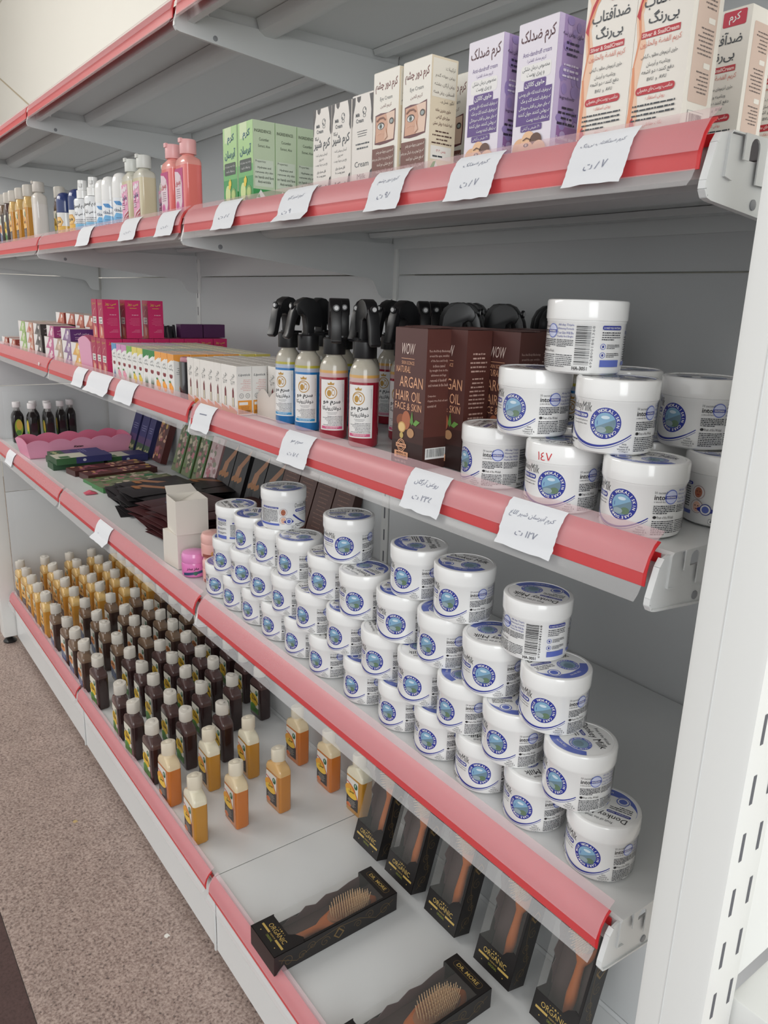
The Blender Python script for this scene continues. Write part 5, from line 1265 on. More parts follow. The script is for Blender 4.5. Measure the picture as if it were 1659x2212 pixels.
for p_, x, y, z, lab in ((PKS, -2.105, 0.070, 0.0663, 'magenta soap box on top of the pink stack'), (PUS, -1.925, 0.066, 0.0663, 'purple soap box with white lettering on top of the purple stack'),
        (RDS, -2.300, 0.150, 0.0995, 'rust red soap box on the rear top layer, left one'), (RDS, -2.190, 0.152, 0.0995, 'rust red soap box on the rear top layer, second one'), (RDS, -2.085, 0.150, 0.0670, 'rust red soap box on the rear layer, third one'), (RDS, -1.985, 0.150, 0.0670, 'rust red soap box on the rear layer, rightmost one'), (RDS, -2.085, 0.150, 0.0998, 'rust red soap box topmost at the rear'), (RDS, -1.985, 0.150, 0.0998, 'rust red soap box topmost at the rear right')):
    o = copy_tree(p_); o.location = (x, y, ZB + z); o.rotation_euler = (0, 0, math.radians(random.uniform(-2, 2))); tag(o, lab, 'soap box', 'stacked herbal soap boxes')
for k, x in enumerate((-2.72, -2.60)):
    o = copy_tree(RDS); o.location = (x, 0.062, ZB); tag(o, 'white and red small box at the far left of the third shelf, %s' % ('left one', 'right one')[k], 'soap box', 'stacked herbal soap boxes')
for p_ in (GR, OG, BKS, PKS, GYS, PUS, YES, RDS): remove_tree(p_)

# pink scalloped organisers
def scallop(name, L, W, H, n, nw, col, inner, word=None):
    """open tray with scalloped rims, length along y"""
    o = empty(name)
    def wall(a, b, nn, fl):
        m = MB(); top = []; N = nn * 10
        ax, ay = a; bx_, by_ = b; v0 = []; v1 = []
        for k in range(N + 1):
            t = k / N; zz = H - 0.012 + 0.012 * abs(math.sin(PI * nn * t)) ** 0.8
            x, y = ax + (bx_ - ax) * t, ay + (by_ - ay) * t
            ox, oy = (x * 0.035, y * 0.02)
            v0.append((x * 0.93, y * 0.96, 0)); v1.append((x + ox, y + oy, zz))
        m.add(v0 + v1, [(k, k + 1, N + 2 + k, N + 1 + k) for k in range(N)], col)
        q = len(m.v); m.add([(x * 0.975, y * 0.985, z + 0.0008) for x, y, z in v0 + v1], [(k, N + 1 + k, N + 2 + k, k + 1) for k in range(N)], inner)
        m.add(v1 + [(x * 0.975, y * 0.985, z) for x, y, z in v1], [(k, k + 1, N + 2 + k, N + 1 + k) for k in range(N)], col)
        if word and fl:
            A = Art(); A.text(word, 0, 0, 0.007, rgb(60, 40, 44), 'c', bold=0.04, shear=0.2, w=0.034)
            A.into(m, lambda u, v, e: (W / 2 * 1.0 + 0.0010 + e, -0.01 + u, H * 0.45 + v))
        m.build('side_wall' if nn == n else 'end_wall', M['satin'], o, recalc=False)
    c = [(-W / 2, -L / 2), (W / 2, -L / 2), (W / 2, L / 2), (-W / 2, L / 2)]
    wall(c[0], c[1], nw, False); wall(c[1], c[2], n, True); wall(c[2], c[3], nw, False); wall(c[3], c[0], n, False)
    m = MB(); m.box(-W / 2 * .93, W / 2 * .93, -L / 2 * .96, L / 2 * .96, 0, 0.0012, inner); m.build('floor_plate', M['satin'], o)
    return o
PKT = rgb(236, 162, 190); PKI = rgb(220, 130, 158)
o = scallop('pink_tray', 0.375, 0.150, 0.066, 5, 1, PKT, PKI, 'Katen')
o.location = (-2.640, 0.224, ZC + 0.0003); o.rotation_euler = (0, 0, math.radians(2)); tag(o, 'long pink tray with scalloped rims standing empty at the far end of the fourth shelf', 'tray')
o = scallop('pink_tray', 0.16, 0.105, 0.088, 3, 1, rgb(226, 160, 190), PKI)
o.location = (-1.738, 0.112, ZB + 0.0003); tag(o, 'pale pink scalloped holder between the yellow soap and the magenta boxes', 'tray')
# ================================================================ trigger spray bottles (third shelf)
def spray(liq, oil, band, nm):
    o = empty('spray_bottle'); R = 0.0215
    m = MB(); foam = tuple(0.5 * a + 0.5 * b for a, b in zip(liq[:3], (0.8, 0.75, 0.7))) + (1,)
    glass = rgb(178, 172, 158)
    m.lathe([(R * .92, 0), (R, 0.003), (R, 0.091), (R, 0.097), (R * .99, 0.101), (R * .93, 0.108), (R * .80, 0.1145), (R * .62, 0.119), (0.0120, 0.121), (0.0120, 0.126)], 40, liq, cols=[liq, liq, foam, oil, glass, glass, glass, glass, glass])
    m.build('bottle', M['gloss'], o, recalc=False)
    m = MB(); A = Art(0.004); d = R
    A.rect(-0.0195, 0.013, 0.0195, 0.0875, rgb(232, 230, 228)); A.up()
    gd = rgb(186, 144, 70)
    A.ell(-0.002, 0.0690, 0.0095, 0.0095, gd, 32, inner=0.86); A.ell(-0.0035, 0.0680, 0.0072, 0.0080, gd, 24, 0.6, 4.4, inner=0.88)
    A.ell(-0.0045, 0.0680, 0.0034, 0.0048, gd, 18); A.ell(0.0015, 0.0690, 0.0024, 0.0050, gd, 14, inner=0.7)
    A.poly([(-0.0065, 0.0800), (-0.0072, 0.0835), (-0.0045, 0.0820), (-0.0020, 0.0850), (0.0005, 0.0820), (0.0032, 0.0835), (0.0025, 0.0800)], gd)
    A.text('سرم مو', -0.001, 0.0500, 0.0072, BLK, 'c', bold=0.03, w=0.027); A.text('دوفازرونیکا', -0.001, 0.0420, 0.0072, BLK, 'c', bold=0.02, w=0.029)
    A.lines(-0.010, 0.0365, 0.010, 0.0405, 2, TXT, 0.3, 'c', 130, 4); A.lines(-0.017, 0.0200, 0.0165, 0.0350, 7, TXT, 0.38, 'r', 131, 4); A.rect(-0.017, 0.0150, 0.0165, 0.0192, band); A.up(); A.lines(-0.015, 0.0158, 0.0145, 0.0188, 2, WHITE, 0.4, 'c', 132, 4)
    A.lines(0.0165, 0.055, 0.0175, 0.082, 18, TXT, 0.5, 'c', 133, 1)
    A.into(m, on_cyl(R + 0.0001), 0.00008); m.build('label', M['print'], o, recalc=False)
    m = MB(); bk = rgb(24, 24, 26)
    m.lathe([(0.0165, 0.1235), (0.0168, 0.1245), (0.0168, 0.1455), (0.0150, 0.1475), (0.0110, 0.1480)], 36, bk); m.box(-0.0125, 0.0125, -0.005, 0.0185, 0.1465, 0.1500, bk); m.build('collar', M['black'], o)
    m = MB()
    out = [(0.006, 0.147), (0.0065, 0.160), (0.0175, 0.1575), (0.0205, 0.1700), (0.0190, 0.1830), (0.0130, 0.1945), (0.0035, 0.2015), (-0.0070, 0.2030), (-0.0170, 0.1990), (-0.0235, 0.1920), (-0.0265, 0.1850), (-0.0215, 0.1760), (-0.0150, 0.1780), (-0.0085, 0.1740), (-0.0065, 0.1600), (-0.0060, 0.147)]
    m.prism(out, 'x', -0.0090, 0.0090, bk)
    m.build('spray_head', M['black'], o, bevel=0.0022)
    m = MB()
    tr = [(-0.0265, 0.1900), (-0.0315, 0.1800), (-0.0350, 0.1650), (-0.0385, 0.1500), (-0.0420, 0.1440), (-0.0370, 0.1400), (-0.0300, 0.1440), (-0.0270, 0.1550), (-0.0240, 0.1680), (-0.0190, 0.1790), (-0.0190, 0.1900)]
    m.prism(tr, 'x', -0.0075, 0.0075, bk); m.build('trigger', M['black'], o, bevel=0.0018)
    m = MB(); m.lathe([(0.0052, 0), (0.0052, 0.0026), (0.0046, 0.0032)], 20, bk, M4=Matrix.Translation((0, -0.0275, 0.1895)) @ Matrix.Rotation(PI / 2, 4, 'X'))
    m.lathe([(0.0030, 0.0030), (0.0030, 0.0040)], 16, rgb(190, 190, 190), M4=Matrix.Translation((0, -0.0275, 0.1895)) @ Matrix.Rotation(PI / 2, 4, 'X')); m.build('nozzle', M['satin'], o)
    return o
blue_s = spray(rgb(26, 112, 176), rgb(176, 166, 60), rgb(60, 150, 200), 'blue'); red_s = spray(rgb(150, 30, 48), rgb(206, 160, 90), rgb(206, 90, 130), 'red'); teal_s = spray(rgb(110, 170, 150), rgb(150, 190, 160), rgb(90, 160, 150), 'teal')
spl = [(-0.765, 0.082, blue_s, 30, 15, 'blue trigger spray bottle in front, leftmost beside the lipstick boxes'),
       (-0.692, 0.076, blue_s, 44, -5, 'blue trigger spray bottle in front, second from the left, trigger turned left'),
       (-0.612, 0.072, red_s, 51, 61, 'red trigger spray bottle in front whose trigger points straight out'),
       (-0.536, 0.074, red_s, 38, 76, 'red trigger spray bottle in front, rightmost, nearest the gap before the brown boxes'),
       (-0.552, 0.158, red_s, 30, 10, 'red trigger spray bottle in the second row, seen in the gap beside the brown box'),
       (-0.640, 0.150, teal_s, 30, 20, 'teal trigger spray bottle in the second row between the red ones'),
       (-0.710, 0.152, blue_s, 30, 60, 'blue trigger spray bottle in the second row, second from the left'),
       (-0.790, 0.160, teal_s, 30, 15, 'teal trigger spray bottle in the second row, leftmost')]
for r_, y in enumerate((0.235, 0.315, 0.395)):
    for c_, x in enumerate((-0.770, -0.690, -0.610, -0.535)):
        if r_ == 2 and c_ > 1: continue
        spl.append((x + 0.012 * r_, y, [teal_s, red_s, blue_s][(r_ + c_) % 3], 30, [95, 10, 60, 120][(c_ + r_) % 4], 'trigger spray bottle in the %s row from the front, %s from the left' % (ORD[r_ + 2], ORD[c_])))
spl += [(-0.432, 0.235, red_s, 30, 115, 'trigger spray bottle behind the brown boxes, its black arch left of the others'), (-0.470, 0.185, red_s, 30, 130, 'trigger spray bottle just behind the front brown boxes'),
        (-0.452, 0.345, blue_s, 30, 150, 'trigger spray bottle at the back, third black head from the right'),
        (-0.395, 0.300, red_s, 30, 165, 'trigger spray bottle behind the brown boxes, second black head from the right'), (-0.345, 0.300, blue_s, 30, 168, 'trigger spray bottle behind the brown boxes, rightmost black head')]
for x, y, pr_, lf, tf, lab in spl:
    o = copy_tree(pr_); o.location = (x, y, ZB + 0.0003); o.rotation_euler = (0, 0, math.radians(lf))
    for c in o.children:
        if c.name.split('.')[0] in ('collar', 'spray_head', 'trigger', 'nozzle'): c.rotation_euler = (0, 0, math.radians(tf - lf))
    tag(o, lab, 'spray bottle', 'trigger spray bottles on the third shelf')
for o in (blue_s, red_s, teal_s): remove_tree(o)

# ================================================================ fourth shelf, left part
# dark bottles with white caps
def syrup():
    o = empty('syrup_bottle'); m = MB(); dk = rgb(30, 26, 26)
    R = lambda hx, hy, z, r=0.010: rrect_ring(hx, hy, r, z)
    m.loft([R(.021, .0165, 0), R(.0225, .018, .003), R(.0225, .018, .100), R(.020, .0165, .112), R(.012, .011, .126), R(.0105, .0105, .132), R(.0105, .0105, .142)], dk, cols=[dk, dk, dk, dk, rgb(120, 118, 116), rgb(150, 148, 146)])
    m.build('bottle', M['gloss'], o, recalc=False)
    m = MB(); m.lathe([(0.0145, 0.139), (0.0148, 0.140), (0.0146, 0.158), (0.0135, 0.160), (0, 0.160)], 28, rgb(226, 222, 222), cap=(True, False)); m.build('cap', M['satin'], o)
    m = MB(); A = Art(); A.ell(0, 0.060, 0.0150, 0.034, rgb(150, 176, 60), 24); A.up(); A.ell(0.002, 0.070, 0.011, 0.020, rgb(206, 168, 74), 20); A.ell(-0.002, 0.040, 0.010, 0.010, rgb(84, 130, 60), 18)
    A.into(m, lambda u, v, e: (u, -0.0181 - e, v)); m.build('label', M['print'], o, recalc=False)
    return o
sy = syrup()
place_all(sy, [(-2.930, 0.088, ZC, 90, 'black bottle with a white cap standing alone, far left of the fourth shelf'), (-2.870, 0.130, ZC, 5, 'black bottle with white cap and green label, front left of the cluster'),
    (-2.852, 0.186, ZC, 5, 'black bottle with white cap and green label, front right of the cluster'), (-2.935, 0.150, ZC, 10, 'black bottle with white cap, partly hidden behind the front left labelled one'),
    (-2.925, 0.200, ZC, 0, 'black bottle with white cap in the middle of the cluster'), (-2.900, 0.245, ZC, 0, 'black bottle with white cap at the rear of the cluster'), (-2.930, 0.290, ZC, 0, 'black bottle with white cap, rearmost right of the cluster')], 'bottle', 'black bottles with white caps')

def slab(name, L, W, H, base, artfn=None, topc=None):
    """flat carton lying down: long side along y, artwork on top and on the +x side"""
    m = MB(); c = 0.0005
    m.box(-W / 2, W / 2, 0, L, 0, H, base)
    if artfn:
        T, S = artfn
        if T: T.into(m, lambda u, v, e: (u - W / 2, v, H + e))
        if S: S.into(m, lambda u, v, e: (W / 2 + e, v, u))
    return m.build(name, M['print'], recalc=False)
def blotch(w, l, cols, n, seed, rmin=.004, rmax=.012):
    A = Art(); r2 = random.Random(seed)
    for k in range(n):
        rx, ry = r2.uniform(rmin, rmax), r2.uniform(rmin, rmax); x, y = r2.uniform(rx, w - rx), r2.uniform(ry, l - ry)
        A.lay = 1 + k * 0.07; A.ell(x, y, rx, ry, r2.choice(cols), 10)
    return A
def hair_art(kind, w, l):
    A = Art()
    if kind == 'purple':
        A.rect(0, 0, w, l, rgb(54, 52, 110)); A.rect(0, 0, w, l * .25, rgb(48, 88, 60)); A.rect(0, l * .25, w, l * .42, rgb(84, 64, 110)); A.up()
        for k in range(4): A.ell(w * (.25 + .18 * k), l * (.07 + .03 * (k % 2)), .006, .008, rgb(190, 190, 140), 8)
        A.lines(w * .15, l * .55, w * .85, l * .72, 3, rgb(150, 150, 190), 0.3, 'c', 140, 4)
    elif kind == 'brown':
        A.rect(0, 0, w, l, rgb(88, 44, 42)); A.up(); A.it += blotch(w, l, [rgb(190, 120, 90), rgb(206, 160, 130), rgb(120, 60, 50), rgb(160, 90, 100), rgb(206, 170, 90)], 26, 5).it
    elif kind == 'green':
        A.rect(0, 0, w, l, rgb(120, 130, 96)); A.up(); A.it += blotch(w, l, [rgb(196, 190, 160), rgb(160, 120, 110), rgb(110, 140, 80), rgb(206, 186, 170), rgb(90, 90, 70), rgb(190, 120, 130)], 46, 6).it; A.lay = 6; A.rect(w * .88, 0, w, l, rgb(70, 120, 62)); A.ell(w * .8, l * .88, .012, .014, rgb(50, 124, 84), 16)
    elif kind == 'pink':
        A.rect(0, 0, w, l, rgb(206, 178, 178)); A.up(); A.it += blotch(w, l, [rgb(226, 206, 204), rgb(196, 120, 130), rgb(170, 130, 130), rgb(232, 190, 196), rgb(150, 150, 130)], 34, 7).it
    elif kind == 'hand':
        A.rect(0, 0, w, l, rgb(50, 48, 50)); A.up(); sk = rgb(176, 122, 86)
        A.poly([(w * .45, l * .52), (w * .95, l * .80), (w, l * .90), (w, l * .98), (w * .85, l * .90), (w * .30, l * .60)], sk); A.poly([(w * .2, l * .40), (w * .55, l * .42), (w * .62, l * .60), (w * .30, l * .62)], sk)
        for k in range(9): A.ell(w * (.12 + .075 * k), l * (.36 + .02 * (k % 3)), .007, .008, rgb(170, 112, 62), 8)
        A.up(); A.ell(w * .35, l * .22, .010, .016, rgb(24, 24, 26), 12)
    else:
        A.rect(0, 0, w, l, rgb(96, 62, 54)); A.up(); A.lines(w * .15, l * .1, w * .85, l * .9, 12, rgb(140, 100, 86), 0.3, 'c', 141, 4)
    return A
def lean(kind, x, yfoot, W, L, lab, rz=0.0):
    H = 0.024
    base = {'purple': rgb(48, 48, 92), 'brown': rgb(84, 38, 36), 'green': rgb(96, 116, 70), 'pink': rgb(196, 150, 150), 'hand': rgb(36, 34, 36), 'maroon': rgb(78, 50, 44)}[kind]
    T = hair_art(kind, W, L)
    o = slab('hair_dye_box', L, W, H, base, (T, None))
    a = math.radians(72)
    o.matrix_world = Matrix.Translation((x, yfoot + H * math.sin(a), ZC + 0.0008)) @ Matrix.Rotation(rz, 4, 'Z') @ Matrix.Rotation(a, 4, 'X')
    return tag(o, lab, 'hair dye box', 'packets leaning on the rear panel of the fourth shelf')
for kind, x, W, lab in (('purple', -2.560, 0.070, 'blue and green packet leaning on the rear panel, leftmost of the leaning ones'), ('purple', -2.470, 0.070, 'blue and green packet leaning on the rear panel, second from the left'), ('purple', -2.400, 0.055, 'blue and green packet leaning, its edge showing beside the rust brown one'),
        ('brown', -2.285, 0.080, 'rust brown packet with red pictures leaning on the rear panel'), ('green', -2.105, 0.075, 'pale green floral packet leaning, left one of three'), ('green', -2.020, 0.075, 'pale green floral packet leaning, middle one of three'), ('green', -1.935, 0.070, 'dark green floral packet leaning, right one of three'),
        ('pink', -1.850, 0.080, 'pink and white floral packet leaning beside the black ones'), ('hand', -1.755, 0.082, 'black packet with a hennaed hand leaning on the panel, left one'), ('hand', -1.668, 0.082, 'black packet with a hennaed hand leaning on the panel, middle one'),
        ('hand', -1.560, 0.085, 'black packet with a hennaed hand leaning on the panel, right one'), ('hand', -1.470, 0.085, 'black packet leaning, mostly hidden beside the maroon ones'), ('maroon', -1.385, 0.080, 'maroon packet with small print leaning, left one of four'), ('maroon', -1.300, 0.080, 'maroon packet with small print leaning, second of four'), ('maroon', -1.215, 0.080, 'maroon packet with small print leaning, third of four'), ('maroon', -1.130, 0.080, 'maroon packet with small print leaning, rightmost of four')):
    lean(kind, x, 0.405, W, 0.150 if x < -2.2 else 0.160, lab)
# lying packets
def lying(kind, x, y, z, W, L, H, rz, lab, grp='packets lying on the fourth shelf', side=None):
    T = hair_art(kind, W, L); S = None
    base = {'purple': rgb(50, 84, 58), 'brown': rgb(70, 36, 34), 'green': rgb(60, 120, 66), 'hand': rgb(34, 32, 34)}[kind]
    if side == 'white':
        T = Art(); T.rect(0, 0, W, L * .55, rgb(206, 204, 186)); T.rect(0, L * .55, W, L, rgb(56, 54, 108)); T.up(); T.rect(W * .55, L * .08, W * .95, L * .26, rgb(60, 110, 66)); S = Art(); S.rect(0, 0, H, L * .35, rgb(58, 100, 62)); S.rect(0, L * .35, H, L, rgb(56, 58, 110)); S.up(); S.ell(H * .5, L * .5, .005, .006, rgb(196, 200, 210), 10)
    o = slab('hair_dye_box', L, W, H, base, (T, S))
    o.location = (x, y, z); o.rotation_euler = (0, 0, math.radians(rz))
    return tag(o, lab, 'hair dye box', grp)
lying('purple', -2.460, 0.085, ZC + .0003, 0.075, 0.170, 0.022, 2, 'purple and green packet lying beside the pink tray, lowest left')
lying('purple', -2.425, 0.082, ZC + .0228, 0.075, 0.170, 0.020, 1, 'purple packet lying on top of the lowest left one')
lying('purple', -2.372, 0.068, ZC + .0003, 0.070, 0.170, 0.022, 1, 'purple and green packet lying in the middle, under the white-topped one')
lying('purple', -2.345, 0.072, ZC + .0228, 0.080, 0.185, 0.022, 2, 'white and blue packet lying on top with a green square', side='white')
lying('purple', -2.385, 0.250, ZC + .0003, 0.080, 0.150, 0.026, 4, 'blue packet lying behind, touching the leaning ones', side='white')
lying('brown', -2.245, 0.100, ZC + .0003, 0.072, 0.250, 0.018, 8, 'brown slim packet lying flat, left one of two')
lying('brown', -2.160, 0.118, ZC + .0003, 0.072, 0.240, 0.018, 7, 'brown slim packet lying flat, right one of two')
lying('green', -2.090, 0.110, ZC + .0003, 0.075, 0.220, 0.010, 5, 'green floral packet lying flat beneath, left one')
lying('green', -1.995, 0.112, ZC + .0003, 0.090, 0.250, 0.014, 5, 'green floral packet lying flat with a bright green edge')
# piles of flat sachets
def sachet(base, pic):
    W, L = 0.125, 0.190; m = MB(); t = 0.0038
    nx, ny = 5, 8
    f = lambda a: max(0.0, 1 - a * a)
    top = []; bot = []
    for j in range(ny + 1):
        for i in range(nx + 1):
            u, v = i / nx * 2 - 1, j / ny * 2 - 1; zz = t * (f(u) * f(v)) ** 0.4 + 0.0006
            top.append((u * W / 2, (v + 1) / 2 * L, zz)); bot.append((u * W / 2, (v + 1) / 2 * L, 0.0))
    n = nx + 1; F_ = [(j * n + i, j * n + i + 1, (j + 1) * n + i + 1, (j + 1) * n + i) for j in range(ny) for i in range(nx)]
    m.add(top, F_, base); m.add(bot, F_, base)
    q = len(top); ed = list(range(n)) + [j * n + nx for j in range(1, ny + 1)] + [ny * n + i for i in range(nx - 1, -1, -1)] + [j * n for j in range(ny - 1, 0, -1)]
    m.add(top + bot, [(ed[k], ed[(k + 1) % len(ed)], ed[(k + 1) % len(ed)] + q, ed[k] + q) for k in range(len(ed))], base)
    if pic:
        A = Art(0.02); A.poly([(0.02, 0.05), (0.05, 0.07), (0.11, 0.12), (0.118, 0.14), (0.10, 0.14), (0.045, 0.095), (0.015, 0.075)], rgb(176, 122, 86)) if pic == 1 else A.ell(0.06, 0.06, 0.02, 0.02, rgb(96, 104, 130), 9)
        if pic == 1:
            for k in range(6): A.ell(0.018 + 0.006 * k, 0.045 + .004 * (k % 2), .007, .008, rgb(170, 112, 62), 8)
        else: A.lines(0.02, 0.09, 0.11, 0.17, 8, rgb(120, 90, 84), 0.25, 'c', 150, 4)
        A.into(m, lambda u, v, e: (u - W / 2, v, t + 0.0006 + e))
    return m.build('henna_sachet', M['satin'], recalc=False)
s1, s2, s3, s4 = sachet(rgb(36, 34, 36), 0), sachet(rgb(36, 34, 36), 1), sachet(rgb(76, 40, 42), 0), sachet(rgb(70, 38, 40), 2)
r3 = random.Random(11)
def pile(plain, pic, n, x0, y0, spread, colr, where):
    for k in range(n):
        p_ = pic if k == n - 1 else plain
        o = copy_tree(p_)
        o.location = (x0 + r3.uniform(-spread, spread) + (0.0 if k < n * .6 else .01), y0 + r3.uniform(-.018, .022) + 0.0012 * k, ZC + 0.0004 + k * 0.0047)
        o.rotation_euler = (math.radians(r3.uniform(-0.3, 0.3)), 0, math.radians(r3.uniform(-13, 13)))
        tag(o, '%s flat sachet in the %s, %s from the bottom' % (colr, where, ORD[k]), 'sachet', 'flat henna sachets piled on the fourth shelf')
pile(s1, s2, 10, -1.850, 0.110, 0.020, 'black', 'left black pile')
pile(s1, s2, 12, -1.720, 0.095, 0.022, 'black', 'right black pile')
pile(s1, s2, 9, -1.770, 0.275, 0.020, 'black', 'rear black pile')
pile(s3, s4, 12, -1.555, 0.095, 0.018, 'maroon', 'left maroon pile')
pile(s3, s4, 14, -1.440, 0.085, 0.018, 'maroon', 'right maroon pile')
pile(s3, s4, 10, -1.490, 0.275, 0.018, 'maroon', 'rear maroon pile')
for o in (s1, s2, s3, s4): remove_tree(o)
o = tag(empty('small_sachet', (-1.965, 0.082, ZC + 0.0004)), 'small pink wrapped sweet-like sachet lying at the front by the black pile', 'sachet')
m = MB(); m.loft([[(x_, -0.018, 0.001), (x_ + .0, -0.018, 0.002), (-x_, -0.018, 0.002), (-x_, -0.018, 0.001)] for x_ in (0.012,)] + [[(0.014, 0, 0), (0.012, 0, 0.009), (-0.012, 0, 0.009), (-0.014, 0, 0)], [(0.012, 0.018, 0.001), (0.012, 0.018, 0.002), (-0.012, 0.018, 0.002), (-0.012, 0.018, 0.001)]], rgb(214, 96, 116)); m.build('wrapper', M['satin'], o)

# white plain boxes
def open_box(lab, x, y, z, rz, flaps):
    o = tag(empty('white_box', (x, y, z), math.radians(rz)), lab, 'box', 'plain white boxes on the fourth shelf'); W, D, H = 0.072, 0.072, 0.078; t = 0.0008; c = rgb(226, 220, 210)
    m = MB(); m.box(-W / 2, W / 2, -D / 2, -D / 2 + t, 0, H, c); m.box(-W / 2, W / 2, D / 2 - t, D / 2, 0, H, c); m.box(-W / 2, -W / 2 + t, -D / 2 + t, D / 2 - t, 0, H, c); m.box(W / 2 - t, W / 2, -D / 2 + t, D / 2 - t, 0, H, c); m.box(-W / 2 + t, W / 2 - t, -D / 2 + t, D / 2 - t, 0, t, c)
    m.build('carton', M['print'], o)
    if flaps:
        for nm, M4 in (('lid_flap', Matrix.Translation((0, D / 2, H)) @ Matrix.Rotation(math.radians(24), 4, 'X')), ('side_flap', Matrix.Translation((-W / 2, 0, H)) @ Matrix.Rotation(math.radians(90), 4, 'Z') @ Matrix.Rotation(math.radians(200), 4, 'X'))):
            m = MB(); m.prism([(-W / 2 + .001, -0.066 if nm == 'lid_flap' else -0.030), (W / 2 - .001, -0.066 if nm == 'lid_flap' else -0.030), (W / 2 - .001, 0), (-W / 2 + .001, 0)] if nm == 'lid_flap' else [(-W / 2 + .006, -0.034), (W / 2 - .006, -0.034), (W / 2 - .001, 0), (-W / 2 + .001, 0)], 'z', 0, t, c, M4=M4)
            m.build(nm, M['print'], o)
    else:
        m = MB(); m.box(-W / 2 + t, W / 2 - t, -D / 2 + t, D / 2 - t, H - t, H, c); m.build('lid_flap', M['print'], o)
    return o
open_box('plain white cube box at the bottom, under the one with open flaps', -1.232, 0.080, ZC + 0.0004, 4, False)
open_box('plain white cube box with open flaps, stacked on another', -1.225, 0.085, ZC + 0.0790, -6, True)
# pink and salmon jars
def small_jar(body, lid, art, hh=0.055):
    o = empty('small_jar'); m = MB(); m.lathe([(0.024, 0), (0.0265, 0.003), (0.027, 0.028), (0.0255, 0.032)], 36, body); art.into(m, on_cyl(0.0268), 0.0002); m.build('body', M['gloss'], o, recalc=False)
    m = MB(); m.lathe([(0.0262, 0.0315), (0.0270, 0.0330), (0.0268, hh - 0.009), (0.024, hh - 0.003), (0.016, hh), (0, hh)], 36, lid, cap=(True, False)); m.build('lid', M['gloss'], o)
    return o
A = Art(0.005); A.poly([(-.022, .004), (.022, .010), (.022, .016), (-.022, .010)], rgb(60, 84, 120)); A.up(); A.ell(.006, .010, .0045, .0045, rgb(44, 100, 80), 14); A.text('مغز سدر', 0, .016, .008, BLK, 'c', bold=.02, w=.026)
B = Art(0.005); B.rect(-.026, .003, .026, .010, rgb(150, 84, 76)); B.ell(.006, .012, .011, .0075, rgb(206, 150, 90), 18); B.up(); B.ell(.006, .012, .007, .005, rgb(120, 70, 40), 14)
j1 = small_jar(rgb(222, 122, 186), rgb(226, 140, 196), A); j2 = small_jar(rgb(226, 170, 162), rgb(232, 180, 172), B)
place_all(j1, [(-1.151, 0.066, ZC + 0.0003, 60, 'bright pink small jar standing between the white box and the salmon jars')], 'cream jar', None)
place_all(j2, [(-1.090, 0.088, ZC + 0.0003, 60, 'salmon pink small jar at the bottom, under its twin beside the white jars'), (-1.092, 0.087, ZC + 0.0558, 62, 'salmon pink small jar stacked on its twin beside the white jars')], 'cream jar', 'salmon small jars')

# ================================================================ handwritten price notes on the rails
def note(x0, x1, zs, lines, label, flip=0.0, dy=0.0, tail=0.001):
    zn = zs - 0.049
    prof = [(0.0150, 0.0590), (0.0100, 0.0550), (0.0035, 0.0455), (0.0002, 0.0360), (-0.0016, 0.0310), (-0.0032, 0.0240), (-0.0055 - flip, 0.0190), (-0.0085 - flip * 1.5, 0.0150 - tail)]
    P = [Vector(q) for q in prof]; S_ = [0]
    for a, b in zip(P[:-1], P[1:]): S_.append(S_[-1] + (b - a).length)
    tot = S_[-1]
    def at(s):
        s = max(0, min(tot, s))
        for k in range(len(P) - 1):
            if s <= S_[k + 1] or k == len(P) - 2:
                t = (s - S_[k]) / (S_[k + 1] - S_[k]); q = P[k].lerp(P[k + 1], t); d = (P[k + 1] - P[k]).normalized(); return q, Vector((-abs(d.y), d.x if False else 0.6 * abs(d.x) + .2)).normalized()
    r2 = random.Random(int(abs(x0) * 1000)); o = empty('price_note'); x0 += 0.05 * (x1 - x0); x1 -= 0.05 * (x1 - x0); W = x1 - x0; slant = 0.0
    fn = lambda u, v, e: (lambda q, n: (x0 + u, q.x + n.x * e + dy, zn + q.y + n.y * e))(*at(tot - v))
    m = MB(); NY = 18; rowl = []; 
    for k in range(NY + 1):
        v = tot * k / NY
        if k == 0: rowl.append([(W * (i / 6), 0.0015 * r2.uniform(-1, 1)) for i in range(7)])
        else: rowl.append([(W * (i / 6) + (r2.uniform(-.0006, .0006) if i in (0, 6) else 0), v) for i in range(7)])
    vs = [fn(u, v, 0.0009) for row in rowl for u, v in row]
    m.add(vs, [(a * 7 + i, a * 7 + i + 1, a * 7 + 7 + i + 1, a * 7 + 7 + i) for a in range(NY) for i in range(6)], rgb(226, 228, 232))
    pen = rgb(128, 132, 150); A = Art(0.006)
    for k, (t, fx, fy, h, fw) in enumerate(lines): A.text(t, W * fx, tot * fy, h, pen, 'c', shear=0.3, w=W * fw, rot=0.04)
    A.into(m, lambda u, v, e: fn(u, v, 0.0010 + e), 0.0003)
    m.build('paper', M['paper'], o, recalc=False)
    return tag(o, label, 'price note', 'handwritten paper price notes')
note(-0.134, -0.066, ZA, [('کرم ضدآفتاب بی‌رنگ', .5, .66, .006, .75), ('۸۷ ت', .5, .28, .007, .4)], 'paper price note on the second shelf below the sunscreen boxes')
note(-0.292, -0.219, ZA, [('کرم ضدلک', .5, .66, .007, .55), ('۸۷ ت', .5, .28, .007, .4)], 'paper price note on the second shelf below the purple boxes')
note(-0.434, -0.364, ZA, [('کرم دور چشم', .5, .62, .007, .6), ('۹۸ ت', .5, .28, .007, .4)], 'paper price note on the second shelf below the eye cream boxes')
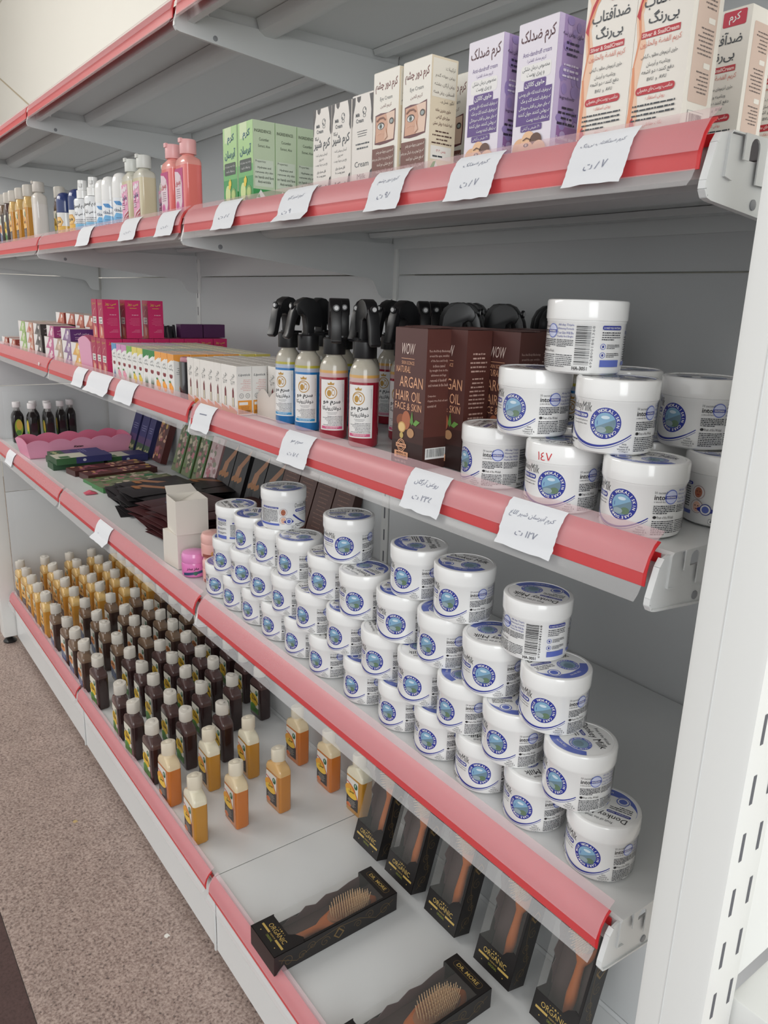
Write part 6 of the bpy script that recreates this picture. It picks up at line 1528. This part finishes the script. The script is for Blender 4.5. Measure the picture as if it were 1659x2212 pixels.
note(-0.650, -0.560, ZA, [('کرم شیر گاو', .5, .62, .007, .5), ('۹ ت', .3, .28, .006, .3)], 'curling paper price note on the second shelf below the cow-spotted boxes', 0.004)
note(-0.862, -0.778, ZA, [('۸۵ ت', .5, .35, .006, .5)], 'paper price note on the second shelf below the green boxes')
note(-1.112, -1.020, ZA, [('۵۰ ت', .5, .30, .005, .4)], 'paper price note on the second shelf below the pink lotion bottles')
note(-1.318, -1.213, ZA, [('۵۰ ت', .5, .30, .005, .4)], 'paper price note on the second shelf below the cream lotion bottles')
note(-1.625, -1.515, ZA, [], 'blank paper price note on the second shelf below the white sprays')
note(-0.183, -0.101, ZB, [('کرم آبرسان شیر الاغ', .5, .62, .008, .8), ('۱۲۷ ت', .5, .28, .007, .4)], 'large paper price note on the third shelf below the white jars')
note(-0.345, -0.268, ZB, [('روغن آرگان', .5, .62, .008, .6), ('۲۳۵ ت', .5, .28, .007, .5)], 'paper price note on the third shelf below the brown boxes')
note(-0.648, -0.560, ZB, [('سرم مو', .5, .62, .006, .4), ('۱۸۵ ت', .5, .28, .006, .4)], 'paper price note on the third shelf below the spray bottles')
note(-0.972, -0.890, ZB, [('—', .5, .6, .002, .4)], 'paper price note at the left end of the nearest third-shelf rail')
note(-1.412, -1.285, ZB, [], 'blank paper price note on the third shelf below the lip balm boxes')
note(-1.632, -1.450, ZB, [], 'wide blank paper price note on the third shelf, middle of three', 0.004)
note(-1.750, -1.650, ZB, [], 'blank paper price note on the third shelf, left of the wide one')
note(-1.650, -1.530, ZC, [('۷', .3, .4, .003, .08)], 'curled paper price note on the fourth shelf below the black sachets', 0.006)
note(-2.740, -2.620, ZC, [], 'blank paper price note on the fourth shelf below the pink tray')
o = MB(); o.prism([(-.006, -.003), (0, -.006), (.008, .002), (.003, .006), (-.004, .004)], 'y', -0.001, 0, rgb(232, 230, 228)); o = o.build('sticker_remnant', M['paper'], loc=(-2.10, -0.0015, ZB - 0.012)); tag(o, 'white torn sticker remnant on the third shelf rail near the far joint', 'sticker')

# finish: the shared writing curve is not part of the scene
bpy.data.objects.remove(_curo)
